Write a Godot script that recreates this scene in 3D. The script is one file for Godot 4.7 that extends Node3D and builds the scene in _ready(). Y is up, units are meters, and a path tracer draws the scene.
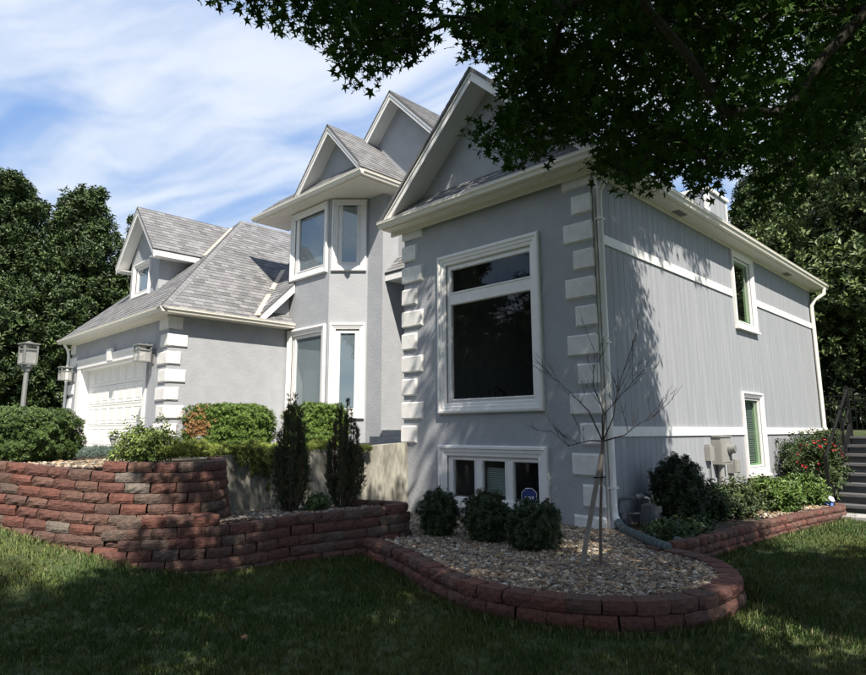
extends Node3D

# A grey stucco house on a slope, seen from the lawn under a sweetgum tree.
# Metres, y up. The right wing's front wall lies in z = 0, its side wall in x = 0.

const SUN_FROM := Vector3(0.69, 1.0, 0.37)
const UP := Vector3(0, 1, 0)


class Acc:
	# collects triangles for one mesh
	var v := PackedVector3Array()
	var n := PackedVector3Array()
	var c := PackedColorArray()
	var col := Color.WHITE

	func tri(a: Vector3, b: Vector3, d: Vector3, out: Vector3) -> void:
		var nn := (b - a).cross(d - a)
		if nn.length_squared() < 1e-14:
			return
		nn = nn.normalized()
		if nn.dot(out) < 0.0:
			nn = -nn
			v.append(a); v.append(b); v.append(d)
		else:
			v.append(a); v.append(d); v.append(b)
		for i in 3:
			n.append(nn)
			c.append(col)

	func tri_n(a: Vector3, b: Vector3, d: Vector3, na: Vector3, nb: Vector3, nd: Vector3) -> void:
		if (b - a).cross(d - a).dot(na + nb + nd) < 0.0:
			v.append(a); v.append(b); v.append(d)
			n.append(na); n.append(nb); n.append(nd)
		else:
			v.append(a); v.append(d); v.append(b)
			n.append(na); n.append(nd); n.append(nb)
		for i in 3:
			c.append(col)

	func quad(a: Vector3, b: Vector3, d: Vector3, e: Vector3, out: Vector3) -> void:
		tri(a, b, d, out)
		tri(a, d, e, out)

	func box(lo: Vector3, hi: Vector3) -> void:
		obox(lo, Vector3(hi.x - lo.x, 0, 0), Vector3(0, hi.y - lo.y, 0), Vector3(0, 0, hi.z - lo.z))

	func obox(o: Vector3, a: Vector3, b: Vector3, d: Vector3) -> void:
		quad(o, o + a, o + a + b, o + b, -d)
		quad(o + d, o + d + a, o + d + a + b, o + d + b, d)
		quad(o, o + a, o + a + d, o + d, -b)
		quad(o + b, o + b + a, o + b + a + d, o + b + d, b)
		quad(o, o + b, o + b + d, o + d, -a)
		quad(o + a, o + a + b, o + a + b + d, o + a + d, a)

	func prism(poly: Array, off: Vector3) -> void:
		# convex planar outline pushed along off
		var ctr := Vector3.ZERO
		for p in poly:
			ctr += p
		ctr = ctr / poly.size() + off * 0.5
		var k := poly.size()
		for i in range(1, k - 1):
			tri(poly[0], poly[i], poly[i + 1], -off)
			tri(poly[0] + off, poly[i] + off, poly[i + 1] + off, off)
		for i in k:
			var a: Vector3 = poly[i]
			var b: Vector3 = poly[(i + 1) % k]
			quad(a, b, b + off, a + off, (a + b) * 0.5 + off * 0.5 - ctr)

	func tube(pts: Array, radii: Array, sides := 8, caps := true, ridged := false) -> void:
		var rings := []
		var norms := []
		var last := Vector3.ZERO
		for i in pts.size():
			var t: Vector3
			if i == 0:
				t = pts[1] - pts[0]
			elif i == pts.size() - 1:
				t = pts[i] - pts[i - 1]
			else:
				t = (pts[i + 1] - pts[i]).normalized() + (pts[i] - pts[i - 1]).normalized()
			t = t.normalized()
			var u := t.cross(UP) if absf(t.y) < 0.95 else t.cross(Vector3(1, 0, 0))
			if last != Vector3.ZERO:
				u = last - t * last.dot(t)
			u = u.normalized()
			last = u
			var w := t.cross(u)
			var ring := []
			var nr := []
			for s in sides:
				var a := TAU * s / sides
				var d := u * cos(a) + w * sin(a)
				ring.append(pts[i] + d * radii[i])
				nr.append(d)
			rings.append(ring)
			norms.append(nr)
		for i in pts.size() - 1:
			for s in sides:
				var s2 := (s + 1) % sides
				if ridged:
					quad(rings[i][s], rings[i + 1][s], rings[i + 1][s2], rings[i][s2], norms[i][s])
					continue
				tri_n(rings[i][s], rings[i + 1][s], rings[i + 1][s2], norms[i][s], norms[i + 1][s], norms[i + 1][s2])
				tri_n(rings[i][s], rings[i + 1][s2], rings[i][s2], norms[i][s], norms[i + 1][s2], norms[i][s2])
		if caps:
			for e in [0, pts.size() - 1]:
				var o: Vector3 = pts[0] - pts[1] if e == 0 else pts[e] - pts[e - 1]
				for s in range(1, sides - 1):
					tri(rings[e][0], rings[e][s], rings[e][s + 1], o)

	func ellipsoid(o: Vector3, r: Vector3, nu := 10, nv := 6) -> void:
		for i in nu:
			for j in nv:
				var q := []
				for k in [[i, j], [i + 1, j], [i + 1, j + 1], [i, j + 1]]:
					var a: float = TAU * k[0] / nu
					var b: float = PI * k[1] / nv - PI / 2
					q.append(Vector3(cos(a) * cos(b), sin(b), sin(a) * cos(b)))
				tri_n(o + q[0] * r, o + q[1] * r, o + q[2] * r, q[0], q[1], q[2])
				tri_n(o + q[0] * r, o + q[2] * r, o + q[3] * r, q[0], q[2], q[3])

	# stepped frame round the rectangle (u0,v0)-(u1,v1) of a plane; profile: [inset, height] pairs
	func frame(o: Vector3, u: Vector3, w: Vector3, out: Vector3, r: Rect2, profile: Array) -> void:
		var rings := []
		for p in profile:
			var d: float = p[0]
			var h: float = p[1]
			var q := []
			for k in [Vector2(r.position.x + d, r.position.y + d), Vector2(r.end.x - d, r.position.y + d), Vector2(r.end.x - d, r.end.y - d), Vector2(r.position.x + d, r.end.y - d)]:
				q.append(o + u * k.x + w * k.y + out * h)
			rings.append(q)
		var mid := o + u * r.get_center().x + w * r.get_center().y
		for i in rings.size() - 1:
			for k in 4:
				var k2 := (k + 1) % 4
				var side: Vector3 = ((rings[i][k] + rings[i][k2]) * 0.5 - mid)
				side = (side - out * side.dot(out)).normalized()
				var dd: float = profile[i + 1][0] - profile[i][0]
				var dh: float = profile[i + 1][1] - profile[i][1]
				var hint := out * dd + side * dh
				quad(rings[i][k], rings[i][k2], rings[i + 1][k2], rings[i + 1][k], hint)

	# wall of thickness th with rectangular openings; o is the lower corner on the outer face
	func wall(o: Vector3, u: Vector3, w: Vector3, out: Vector3, width: float, height: float, holes: Array, th: float) -> void:
		var us := [0.0, width]
		var vs := [0.0, height]
		for h in holes:
			us.append(h.position.x); us.append(h.end.x)
			vs.append(h.position.y); vs.append(h.end.y)
		us.sort(); vs.sort()
		var at := func(a: float, b: float, d: float) -> Vector3: return o + u * a + w * b - out * d
		for i in us.size() - 1:
			for j in vs.size() - 1:
				if us[i + 1] - us[i] < 1e-5 or vs[j + 1] - vs[j] < 1e-5:
					continue
				var m := Vector2((us[i] + us[i + 1]) / 2, (vs[j] + vs[j + 1]) / 2)
				var open := false
				for h in holes:
					if h.has_point(m):
						open = true
				if open:
					continue
				quad(at.call(us[i], vs[j], 0.0), at.call(us[i + 1], vs[j], 0.0), at.call(us[i + 1], vs[j + 1], 0.0), at.call(us[i], vs[j + 1], 0.0), out)
				quad(at.call(us[i], vs[j], th), at.call(us[i + 1], vs[j], th), at.call(us[i + 1], vs[j + 1], th), at.call(us[i], vs[j + 1], th), -out)
		for h in holes:
			var a: float = h.position.x
			var b: float = h.end.x
			var d: float = h.position.y
			var e: float = h.end.y
			quad(at.call(a, d, 0.0), at.call(a, e, 0.0), at.call(a, e, th), at.call(a, d, th), u)
			quad(at.call(b, d, 0.0), at.call(b, e, 0.0), at.call(b, e, th), at.call(b, d, th), -u)
			quad(at.call(a, d, 0.0), at.call(b, d, 0.0), at.call(b, d, th), at.call(a, d, th), w)
			quad(at.call(a, e, 0.0), at.call(b, e, 0.0), at.call(b, e, th), at.call(a, e, th), -w)
		quad(at.call(0.0, 0.0, 0.0), at.call(0.0, height, 0.0), at.call(0.0, height, th), at.call(0.0, 0.0, th), -u)
		quad(at.call(width, 0.0, 0.0), at.call(width, height, 0.0), at.call(width, height, th), at.call(width, 0.0, th), u)
		quad(at.call(0.0, height, 0.0), at.call(width, height, 0.0), at.call(width, height, th), at.call(0.0, height, th), w)

	func mesh() -> ArrayMesh:
		var a := []
		a.resize(Mesh.ARRAY_MAX)
		a[Mesh.ARRAY_VERTEX] = v
		a[Mesh.ARRAY_NORMAL] = n
		a[Mesh.ARRAY_COLOR] = c
		var m := ArrayMesh.new()
		m.add_surface_from_arrays(Mesh.PRIMITIVE_TRIANGLES, a)
		return m


var M := {}
var rng := RandomNumberGenerator.new()
var taken := {}
var lump := FastNoiseLite.new()


func numbered(called: String) -> String:
	if not taken.has(called):
		taken[called] = 0
		return called
	taken[called] += 1
	return "%s_%03d" % [called, taken[called]]


func obj(called: String, acc: Acc, m: Material, parent: Node = null) -> MeshInstance3D:
	var o := MeshInstance3D.new()
	o.name = numbered(called) if parent == null else called
	o.mesh = acc.mesh()
	o.material_override = m
	(self if parent == null else parent).add_child(o, true)
	return o


func put(called: String, mesh: Mesh, m: Material, t: Transform3D, parent: Node) -> MeshInstance3D:
	var o := MeshInstance3D.new()
	o.name = called
	o.mesh = mesh
	o.material_override = m
	o.transform = t
	parent.add_child(o, true)
	return o


func thing(called: String, label: String, category: String, at := Vector3.ZERO, turn := 0.0, group := "") -> Node3D:
	var o := Node3D.new()
	o.name = numbered(called)
	add_child(o, true)
	o.position = at
	o.rotation.y = turn
	tag(o, label, category, group)
	return o


func tag(o: Node, label: String, category: String, group := "") -> void:
	o.set_meta("label", label)
	o.set_meta("category", category)
	if group != "":
		o.set_meta("group", group)


func part(called: String, parent: Node) -> Node3D:
	var o := Node3D.new()
	o.name = called
	parent.add_child(o, true)
	return o


func structure(o: Node) -> void:
	o.set_meta("kind", "structure")


func stuff(o: Node) -> void:
	o.set_meta("kind", "stuff")


# ---------------------------------------------------------------- materials
func lin(r: float, g: float, b: float) -> Color:
	return Color(r, g, b).linear_to_srgb()


func gray_noise(seed_: int, freq: float, octaves := 4, size := 256, kind := FastNoiseLite.TYPE_SIMPLEX_SMOOTH) -> Image:
	var f := FastNoiseLite.new()
	f.seed = seed_
	f.noise_type = kind
	f.frequency = freq
	f.fractal_octaves = octaves
	return f.get_seamless_image(size, size)


# colours in linear light, blended by two layers of noise
func tinted(seed_: int, freq: float, lo: Color, hi: Color, freq2 := 0.0, amount2 := 0.0, size := 256) -> ImageTexture:
	var a := gray_noise(seed_, freq, 4, size)
	var b := gray_noise(seed_ + 7, freq2 if freq2 > 0.0 else freq, 3, size)
	var out := Image.create(size, size, true, Image.FORMAT_RGB8)
	for y in size:
		for x in size:
			var t := a.get_pixel(x, y).r
			if amount2 > 0.0:
				t = clampf(t + (b.get_pixel(x, y).r - 0.5) * amount2, 0.0, 1.0)
			out.set_pixel(x, y, lo.lerp(hi, t).linear_to_srgb())
	out.generate_mipmaps()
	return ImageTexture.create_from_image(out)


func bump_tex(seed_: int, freq: float, octaves := 4, size := 256) -> ImageTexture:
	var a := gray_noise(seed_, freq, octaves, size)
	a.convert(Image.FORMAT_RGB8)
	return ImageTexture.create_from_image(a)


func mat(called: String, color: Color, rough := 0.8, tex: Texture2D = null, scale := Vector3.ONE, bump: Texture2D = null, depth := 0.0, world := true) -> StandardMaterial3D:
	var m := StandardMaterial3D.new()
	m.resource_name = called
	m.albedo_color = color.linear_to_srgb()
	m.roughness = rough
	if tex != null:
		m.albedo_color = Color.WHITE
		m.albedo_texture = tex
	if bump != null:
		m.heightmap_enabled = true
		m.heightmap_texture = bump
		m.heightmap_scale = depth
	if tex != null or bump != null:
		m.uv1_triplanar = true
		m.uv1_world_triplanar = world
		m.uv1_scale = scale
	M[called] = m
	return m


func leaf_mat(called: String, back := 0.35, rough := 0.55) -> void:
	var m := StandardMaterial3D.new()
	m.resource_name = called
	m.albedo_color = Color.WHITE
	m.vertex_color_use_as_albedo = true
	m.roughness = rough
	m.cull_mode = BaseMaterial3D.CULL_DISABLED
	if back > 0.0:
		m.backlight_enabled = true
		m.backlight = Color(back, back, back * 0.6)
	M[called] = m


func glass(called: String, color: Color, alpha: float, metal: float) -> void:
	var m := StandardMaterial3D.new()
	m.resource_name = called
	m.transparency = BaseMaterial3D.TRANSPARENCY_ALPHA
	var c := color.linear_to_srgb()
	c.a = alpha
	m.albedo_color = c
	m.metallic = metal
	m.metallic_specular = 0.6
	m.roughness = 0.02
	M[called] = m


func make_materials() -> void:
	var grain := bump_tex(3, 0.09, 4)
	var coarse := bump_tex(9, 0.02, 5)
	mat("stucco", Color.WHITE, 0.9, tinted(11, 0.012, Color(0.308, 0.325, 0.352), Color(0.358, 0.375, 0.402), 0.15, 0.9), Vector3.ONE * 0.5, grain, 0.32)
	mat("siding", Color.WHITE, 0.8, tinted(12, 0.02, Color(0.250, 0.268, 0.297), Color(0.304, 0.322, 0.351), 0.2, 0.5), Vector3(0.7, 0.09, 0.7), grain, 0.1)
	mat("trim", Color.WHITE, 0.55, tinted(13, 0.02, Color(0.70, 0.70, 0.69), Color(0.78, 0.78, 0.775), 0.1, 0.3), Vector3.ONE * 0.7, grain, 0.05)
	mat("gutter", Color.WHITE, 0.45, tinted(14, 0.02, Color(0.66, 0.64, 0.57), Color(0.74, 0.72, 0.65), 0.1, 0.3), Vector3.ONE * 0.6)
	mat("quoin", Color.WHITE, 0.85, tinted(15, 0.02, Color(0.62, 0.62, 0.61), Color(0.75, 0.75, 0.74), 0.15, 0.5), Vector3.ONE * 0.8, grain, 0.15)
	mat("door_paint", Color(0.74, 0.74, 0.72), 0.5)
	mat("aluminium", Color(0.30, 0.31, 0.305), 0.5)
	M.aluminium.metallic = 0.5
	mat("metal_dark", Color(0.012, 0.013, 0.013), 0.8)
	M.metal_dark.metallic_specular = 0.2
	mat("flashing", Color.WHITE, 0.6, tinted(16, 0.03, Color(0.46, 0.37, 0.27), Color(0.58, 0.49, 0.38), 0.1, 0.3), Vector3.ONE)
	mat("shingle", Color.WHITE, 0.95, null, Vector3.ONE * 1.7, grain, 0.6)
	M.shingle.vertex_color_use_as_albedo = true
	M.shingle.albedo_texture = tinted(17, 0.2, Color(0.72, 0.72, 0.72), Color(1, 1, 1), 0.05, 0.5)
	mat("roof_deck", Color(0.11, 0.11, 0.115), 0.95)
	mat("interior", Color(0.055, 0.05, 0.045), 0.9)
	mat("concrete", Color.WHITE, 0.9, tinted(18, 0.035, Color(0.15, 0.145, 0.12), Color(0.40, 0.39, 0.34), 0.16, 0.7), Vector3(0.32, 0.10, 0.32), grain, 0.4)
	mat("slab", Color.WHITE, 0.9, tinted(19, 0.03, Color(0.30, 0.30, 0.29), Color(0.40, 0.40, 0.39), 0.2, 0.4), Vector3.ONE * 0.5, grain, 0.3)
	mat("step_stone", Color.WHITE, 0.9, tinted(20, 0.03, Color(0.24, 0.245, 0.25), Color(0.33, 0.335, 0.34), 0.2, 0.4), Vector3.ONE * 0.7, grain, 0.3)
	mat("stair_wood", Color.WHITE, 0.85, tinted(21, 0.03, Color(0.07, 0.074, 0.08), Color(0.12, 0.12, 0.125), 0.2, 0.4), Vector3(0.3, 1.5, 1.5), grain, 0.3)
	mat("soil", Color.WHITE, 1.0, tinted(22, 0.05, Color(0.03, 0.024, 0.016), Color(0.09, 0.075, 0.05), 0.2, 0.5), Vector3.ONE * 0.8, coarse, 3.0)
	mat("gravel_bed", Color.WHITE, 1.0, tinted(23, 0.06, Color(0.14, 0.11, 0.075), Color(0.34, 0.28, 0.20), 0.25, 0.6), Vector3.ONE * 1.3, grain, 2.0)
	mat("lawn", Color.WHITE, 1.0, tinted(24, 0.03, Color(0.028, 0.042, 0.012), Color(0.062, 0.085, 0.024), 0.2, 0.6), Vector3.ONE * 0.4, coarse, 2.0)
	mat("bark", Color.WHITE, 0.95, tinted(25, 0.05, Color(0.03, 0.026, 0.022), Color(0.09, 0.08, 0.068), 0.2, 0.5), Vector3(3, 0.8, 3), grain, 2.0)
	mat("twig", Color(0.055, 0.046, 0.04), 0.95)
	mat("young_bark", Color.WHITE, 0.95, tinted(26, 0.05, Color(0.10, 0.085, 0.07), Color(0.22, 0.19, 0.165), 0.2, 0.5), Vector3(6, 1.5, 6), grain, 1.0)
	mat("stake", Color.WHITE, 0.9, tinted(27, 0.05, Color(0.16, 0.145, 0.13), Color(0.28, 0.26, 0.24), 0.2, 0.5), Vector3(6, 1, 6), grain, 0.6)
	mat("drain_pipe", Color.WHITE, 0.6, tinted(28, 0.04, Color(0.055, 0.085, 0.088), Color(0.09, 0.125, 0.128), 0.2, 0.4), Vector3.ONE * 2)
	mat("gas_grey", Color.WHITE, 0.6, tinted(29, 0.04, Color(0.075, 0.088, 0.098), Color(0.12, 0.133, 0.14), 0.2, 0.4), Vector3.ONE * 2)
	mat("box_grey", Color.WHITE, 0.6, tinted(30, 0.04, Color(0.22, 0.222, 0.212), Color(0.295, 0.297, 0.285), 0.2, 0.4), Vector3.ONE * 2)
	mat("blind", Color(0.20, 0.28, 0.25), 0.7)
	mat("green_frame", Color(0.20, 0.36, 0.19), 0.5)
	mat("sign_blue", Color(0.012, 0.03, 0.16), 0.5)
	mat("sign_white", Color(0.75, 0.75, 0.76), 0.6)
	mat("plastic_blue", Color(0.10, 0.22, 0.55), 0.4)
	mat("curtain", Color(0.13, 0.14, 0.13), 0.9)
	var speck := tinted(31, 0.12, Color(0.42, 0.45, 0.46), Color(1.0, 1.0, 1.0), 0.03, 1.1)
	var blocks := [Color(0.182, 0.074, 0.056), Color(0.148, 0.066, 0.053), Color(0.138, 0.079, 0.064), Color(0.165, 0.090, 0.069), Color(0.140, 0.100, 0.082), Color(0.200, 0.168, 0.143)]
	for i in blocks.size():
		var b: Color = blocks[i]
		mat("block_%d" % i, Color.WHITE, 0.95, speck, Vector3.ONE * 2.1, grain, 1.2)
		M["block_%d" % i].albedo_color = b.linear_to_srgb()
	var pebble := mat("pebble", Color.WHITE, 0.75)
	pebble.vertex_color_use_as_albedo = true
	leaf_mat("leaf", 0.22)
	leaf_mat("crown_leaf", 0.30, 0.75)
	M.crown_leaf.metallic_specular = 0.25
	leaf_mat("needle", 0.1, 0.7)
	leaf_mat("grass", 0.3, 0.6)
	glass("pane", Color(0.05, 0.06, 0.06), 0.06, 0.0)
	glass("pane_coated", Color(0.34, 0.44, 0.49), 0.10, 0.45)
	glass("lamp_glass", Color(0.7, 0.7, 0.68), 0.35, 0.0)


# ---------------------------------------------------------------- terrain
func lawn_y(x: float, z: float) -> float:
	var rise := minf(0.27 * maxf(0.0, -x - 2.45), 1.15) * maxf(smoothstep(2.5, 4.8, z), smoothstep(-11.6, -13.5, x))
	var near_wall := 1.0 - smoothstep(1.0, 1.8, x)
	var back := 0.02 * clampf(-z, 0.0, 5.0)
	back += 1.55 * smoothstep(lerpf(-5.6, -8.4, near_wall), lerpf(-8.0, -12.0, near_wall), z)
	return maxf(rise, back) + lump.get_noise_2d(x * 6.0, z * 6.0) * 0.02


func bed_y(x: float, z: float) -> float:
	return 0.20 - 0.13 * smoothstep(-1.4, -4.2, x) * (1.0 - smoothstep(0.0, 2.2, z)) + lump.get_noise_2d(x * 30.0, z * 30.0) * 0.02


# ---------------------------------------------------------------- house helpers
func pane_quad(o: Vector3, u: Vector3, out: Vector3, r: Rect2, back: float) -> Acc:
	var a := Acc.new()
	var p := o - out * back
	a.quad(p + u * r.position.x + UP * r.position.y, p + u * r.end.x + UP * r.position.y, p + u * r.end.x + UP * r.end.y, p + u * r.position.x + UP * r.end.y, out)
	return a


func window(house: Node, o: Vector3, u: Vector3, out: Vector3, outer: Rect2, trim: float, panes: Array, pane_mat := "pane", sill := false) -> Node3D:
	var w := part("window", house)
	var a := Acc.new()
	a.frame(o, u, UP, out, outer, [[0.0, -0.01], [0.0, 0.055], [trim * 0.12, 0.07], [trim * 0.3, 0.07], [trim * 0.36, 0.052], [trim * 0.62, 0.046], [trim * 0.68, 0.03], [trim * 0.93, 0.026], [trim, 0.015], [trim, -0.12]])
	obj("trim", a, M.trim, w)
	var inner := outer.grow(-trim)
	var holes := []
	for p in panes:
		holes.append(Rect2(p.position - inner.position, p.size))
	a = Acc.new()
	a.wall(o + u * inner.position.x + UP * inner.position.y - out * 0.02, u, UP, out, inner.size.x, inner.size.y, holes, 0.06)
	obj("sash", a, M.trim, w)
	for p in panes:
		a = Acc.new()
		a.frame(o - out * 0.02, u, UP, out, p.grow(0.03), [[0.0, 0.0], [0.0, 0.012], [0.018, 0.012], [0.03, -0.025]])
		obj("glazing_bead", a, M.trim, w)
		obj("pane", pane_quad(o, u, out, p, 0.05), M[pane_mat], w)
	if sill:
		a = Acc.new()
		var q := o + u * (outer.position.x - 0.02) + UP * (outer.position.y - 0.05)
		a.obox(q, u * (outer.size.x + 0.04), UP * 0.05, out * 0.1)
		obj("sill", a, M.trim, w)
	return w


func slope(roof: Node, pts: Array, u: Vector3, singles := 0) -> int:
	var nrm := Vector3.ZERO
	for i in range(1, pts.size() - 1):
		var k: Vector3 = (pts[i] - pts[0]).cross(pts[i + 1] - pts[0])
		if k.length() > nrm.length():
			nrm = k
	nrm = nrm.normalized()
	if nrm.y < 0.0:
		nrm = -nrm
	u = u.normalized()
	var w := nrm.cross(u)
	if w.y < 0.0:
		w = -w
	var o: Vector3 = pts[0]
	var flat := PackedVector2Array()
	var lo := Vector2(1e9, 1e9)
	var hi := Vector2(-1e9, -1e9)
	for p in pts:
		var q := Vector2((p - o).dot(u), (p - o).dot(w))
		flat.append(q)
		lo = lo.min(q)
		hi = hi.max(q)
	var deck := Acc.new()
	var idx := Geometry2D.triangulate_polygon(flat)
	for i in range(0, idx.size(), 3):
		deck.tri(pts[idx[i]], pts[idx[i + 1]], pts[idx[i + 2]], nrm)
		deck.tri(pts[idx[i]] - nrm * 0.05, pts[idx[i + 1]] - nrm * 0.05, pts[idx[i + 2]] - nrm * 0.05, -nrm)
	for i in pts.size():
		var a: Vector3 = pts[i]
		var b: Vector3 = pts[(i + 1) % pts.size()]
		deck.quad(a, b, b - nrm * 0.05, a - nrm * 0.05, nrm.cross(b - a))
	obj("roof_deck", deck, M.roof_deck, roof)
	var field := Acc.new()
	var wide := 0.25
	var tall := 0.165
	var made := 0
	var row := 0
	var y := lo.y
	while y < hi.y:
		var x := lo.x - wide * (0.5 if row % 2 == 1 else 1.0)
		while x < hi.x:
			var tab := PackedVector2Array([Vector2(x + 0.004, y), Vector2(x + wide - 0.004, y), Vector2(x + wide - 0.004, y + tall), Vector2(x + 0.004, y + tall)])
			var shade := rng.randf_range(0.155, 0.255)
			if rng.randf() < 0.12:
				shade *= 0.8
			for cut in Geometry2D.intersect_polygons(tab, flat):
				if cut.size() < 3:
					continue
				var whole: bool = cut.size() == 4 and absf(absf(poly_area(cut)) - (wide - 0.008) * tall) < 1e-4
				if whole and made < singles:
					var t := Transform3D(Basis(u, w, u.cross(w)), o + u * x + w * y)
					if t.basis.z.dot(nrm) < 0.0:
						t.basis.z = -t.basis.z
					put("shingle", shingle_meshes[rng.randi() % shingle_meshes.size()], M.shingle, t, roof)
					made += 1
					continue
				field.col = Color(shade * 0.98, shade, shade * 1.05)
				var top := []
				for q in cut:
					top.append(o + u * q.x + w * q.y + nrm * lerpf(0.016, 0.004, clampf((q.y - y) / tall, 0.0, 1.0)))
				var ti := Geometry2D.triangulate_polygon(cut)
				for i in range(0, ti.size(), 3):
					field.tri(top[ti[i]], top[ti[i + 1]], top[ti[i + 2]], nrm)
				for i in cut.size():
					var j: int = (i + 1) % cut.size()
					var a: Vector3 = o + u * cut[i].x + w * cut[i].y
					var b: Vector3 = o + u * cut[j].x + w * cut[j].y
					var mid := (cut[i] + cut[j]) * 0.5 - Vector2(x + wide / 2, y + tall / 2)
					field.quad(a, b, top[j], top[i], u * mid.x + w * mid.y)
			x += wide
		y += tall
		row += 1
	if field.v.size() > 0:
		stuff(obj("shingle_field", field, M.shingle, roof))
	return made


func poly_area(p: PackedVector2Array) -> float:
	var s := 0.0
	for i in p.size():
		s += p[i].cross(p[(i + 1) % p.size()])
	return s / 2.0


var shingle_meshes := []


func make_shingle_meshes() -> void:
	for k in 7:
		var a := Acc.new()
		var s: float = [0.16, 0.18, 0.205, 0.225, 0.25, 0.19, 0.135][k]
		a.col = Color(s * 0.98, s, s * 1.05)
		var p := []
		for q in [Vector2(0.004, 0), Vector2(0.246, 0), Vector2(0.246, 0.165), Vector2(0.004, 0.165)]:
			p.append(Vector3(q.x, q.y, lerpf(0.016, 0.004, q.y / 0.165)))
		a.quad(p[0], p[1], p[2], p[3], Vector3(0, 0, 1))
		for i in 4:
			var b: Vector3 = p[i]
			var d: Vector3 = p[(i + 1) % 4]
			a.quad(b, d, Vector3(d.x, d.y, 0), Vector3(b.x, b.y, 0), (b + d) * 0.5 - Vector3(0.135, 0.075, 0.005))
		shingle_meshes.append(a.mesh())


func gutter(house: Node, a: Vector3, b: Vector3, out: Vector3) -> void:
	var g := Acc.new()
	var q := []
	for k in [[0.0, 0.0], [0.085, 0.0], [0.10, 0.05], [0.13, 0.085], [0.13, 0.125], [0.0, 0.125]]:
		q.append(a + out * k[0] + UP * k[1])
	g.prism(q, b - a)
	var rim := a + out * 0.118 + UP * 0.125
	g.obox(rim, b - a, UP * 0.012, out * 0.018)
	obj("gutter", g, M.gutter, house)


# rake boards and their soffits on a gable facing +z
func rakes(house: Node, foot_l: Vector2, peak: Vector2, foot_r: Vector2, z_rake: float, z_wall: float) -> void:
	for foot in [foot_l, foot_r]:
		var a := Vector3(foot.x, foot.y, z_rake)
		var p := Vector3(peak.x, peak.y, z_rake)
		var d := Vector3(0, 0.235, 0)
		var t := Vector3(0, 0.055, 0)
		var f := Acc.new()
		f.prism([a - t, p - t, p - d - t * 0.6, a - d - t * 0.6], Vector3(0, 0, -0.04))
		f.prism([a - t, p - t, p - t * 2.4, a - t * 2.4], Vector3(0, 0, 0.022))
		obj("rake_board", f, M.trim, house)
		var s := Acc.new()
		var h := Vector3(0, 0.19, 0)
		var back := Vector3(0, 0, z_wall - z_rake + 0.04)
		s.prism([a - h - Vector3(0, 0, 0.04), p - h - Vector3(0, 0, 0.04), p - h - Vector3(0, 0.025, 0.04), a - h - Vector3(0, 0.025, 0.04)], back)
		obj("rake_soffit", s, M.trim, house)


func caps_along(roof: Node, a: Vector3, b: Vector3, n1: Vector3, n2: Vector3) -> void:
	# overlapping cap shingles folded over a hip or ridge
	var d := (b - a).normalized()
	var count := int(a.distance_to(b) / 0.2)
	var s1 := n1.cross(d).normalized()
	var s2 := n2.cross(d).normalized()
	if s1.dot(s2) > 0.0:
		s2 = -s2
	if s1.y > 0.0:
		s1 = -s1
	if s2.y > 0.0:
		s2 = -s2
	var acc := Acc.new()
	for i in count:
		var o := a + d * (i * 0.2)
		var g := rng.randf_range(0.18, 0.235)
		acc.col = Color(g * 0.98, g, g * 1.05)
		for sn in [[s1, n1], [s2, n2]]:
			var s: Vector3 = sn[0]
			var n: Vector3 = sn[1]
			var q := [o + n * 0.028, o + d * 0.21 + n * 0.020, o + d * 0.21 + s * 0.14 + n * 0.014, o + s * 0.14 + n * 0.022]
			acc.quad(q[0], q[1], q[2], q[3], n)
			acc.quad(q[0], q[3], o + s * 0.14, o, -d)
			acc.quad(q[3], q[2], q[2] - n * 0.02, q[3] - n * 0.02, s)
	stuff(obj("ridge_cap", acc, M.shingle, roof))


func quoin_mesh(a: float, b: float, h: float) -> ArrayMesh:
	# block seen at an outside corner: a along the first face, b along the second, both 35 mm proud, edges cut at 45 degrees
	var acc := Acc.new()
	var p := 0.04
	var e := 0.03
	# first face (out = +z, running to -x), second face (out = +x, running to -z); origin at the wall corner
	acc.prism([Vector3(-a + e, e, p), Vector3(p, e, p), Vector3(p, h - e, p), Vector3(-a + e, h - e, p)], Vector3(0, 0, -0.002))
	acc.quad(Vector3(-a + e, e, p), Vector3(p, e, p), Vector3(p - e * 0.5, 0, 0.0), Vector3(-a, 0, 0.0), Vector3(0, -1, 0.5))
	acc.quad(Vector3(-a + e, h - e, p), Vector3(p, h - e, p), Vector3(p - e * 0.5, h, 0.0), Vector3(-a, h, 0.0), Vector3(0, 1, 0.5))
	acc.quad(Vector3(-a + e, e, p), Vector3(-a + e, h - e, p), Vector3(-a, h, 0), Vector3(-a, 0, 0), Vector3(-1, 0, 0.5))
	acc.quad(Vector3(p, e, p), Vector3(p, h - e, p), Vector3(p, h - e, -b + e), Vector3(p, e, -b + e), Vector3(1, 0, 0))
	acc.quad(Vector3(p, e, p), Vector3(p, e, -b + e), Vector3(0, 0, -b), Vector3(p - e * 0.5, 0, 0), Vector3(0.5, -1, 0))
	acc.quad(Vector3(p, h - e, p), Vector3(p, h - e, -b + e), Vector3(0, h, -b), Vector3(p - e * 0.5, h, 0), Vector3(0.5, 1, 0))
	acc.quad(Vector3(p, e, -b + e), Vector3(p, h - e, -b + e), Vector3(0, h, -b), Vector3(0, 0, -b), Vector3(0.5, 0, -1))
	return acc.mesh()


func flat_wall(acc: Acc, x0: float, x1: float, y0: float, y1: float, z: float, holes: Array) -> void:
	var h := []
	for r in holes:
		h.append(Rect2(r.position - Vector2(x0, y0), r.size))
	acc.wall(Vector3(x0, y0, z), Vector3(1, 0, 0), UP, Vector3(0, 0, 1), x1 - x0, y1 - y0, h, 0.15)


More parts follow.
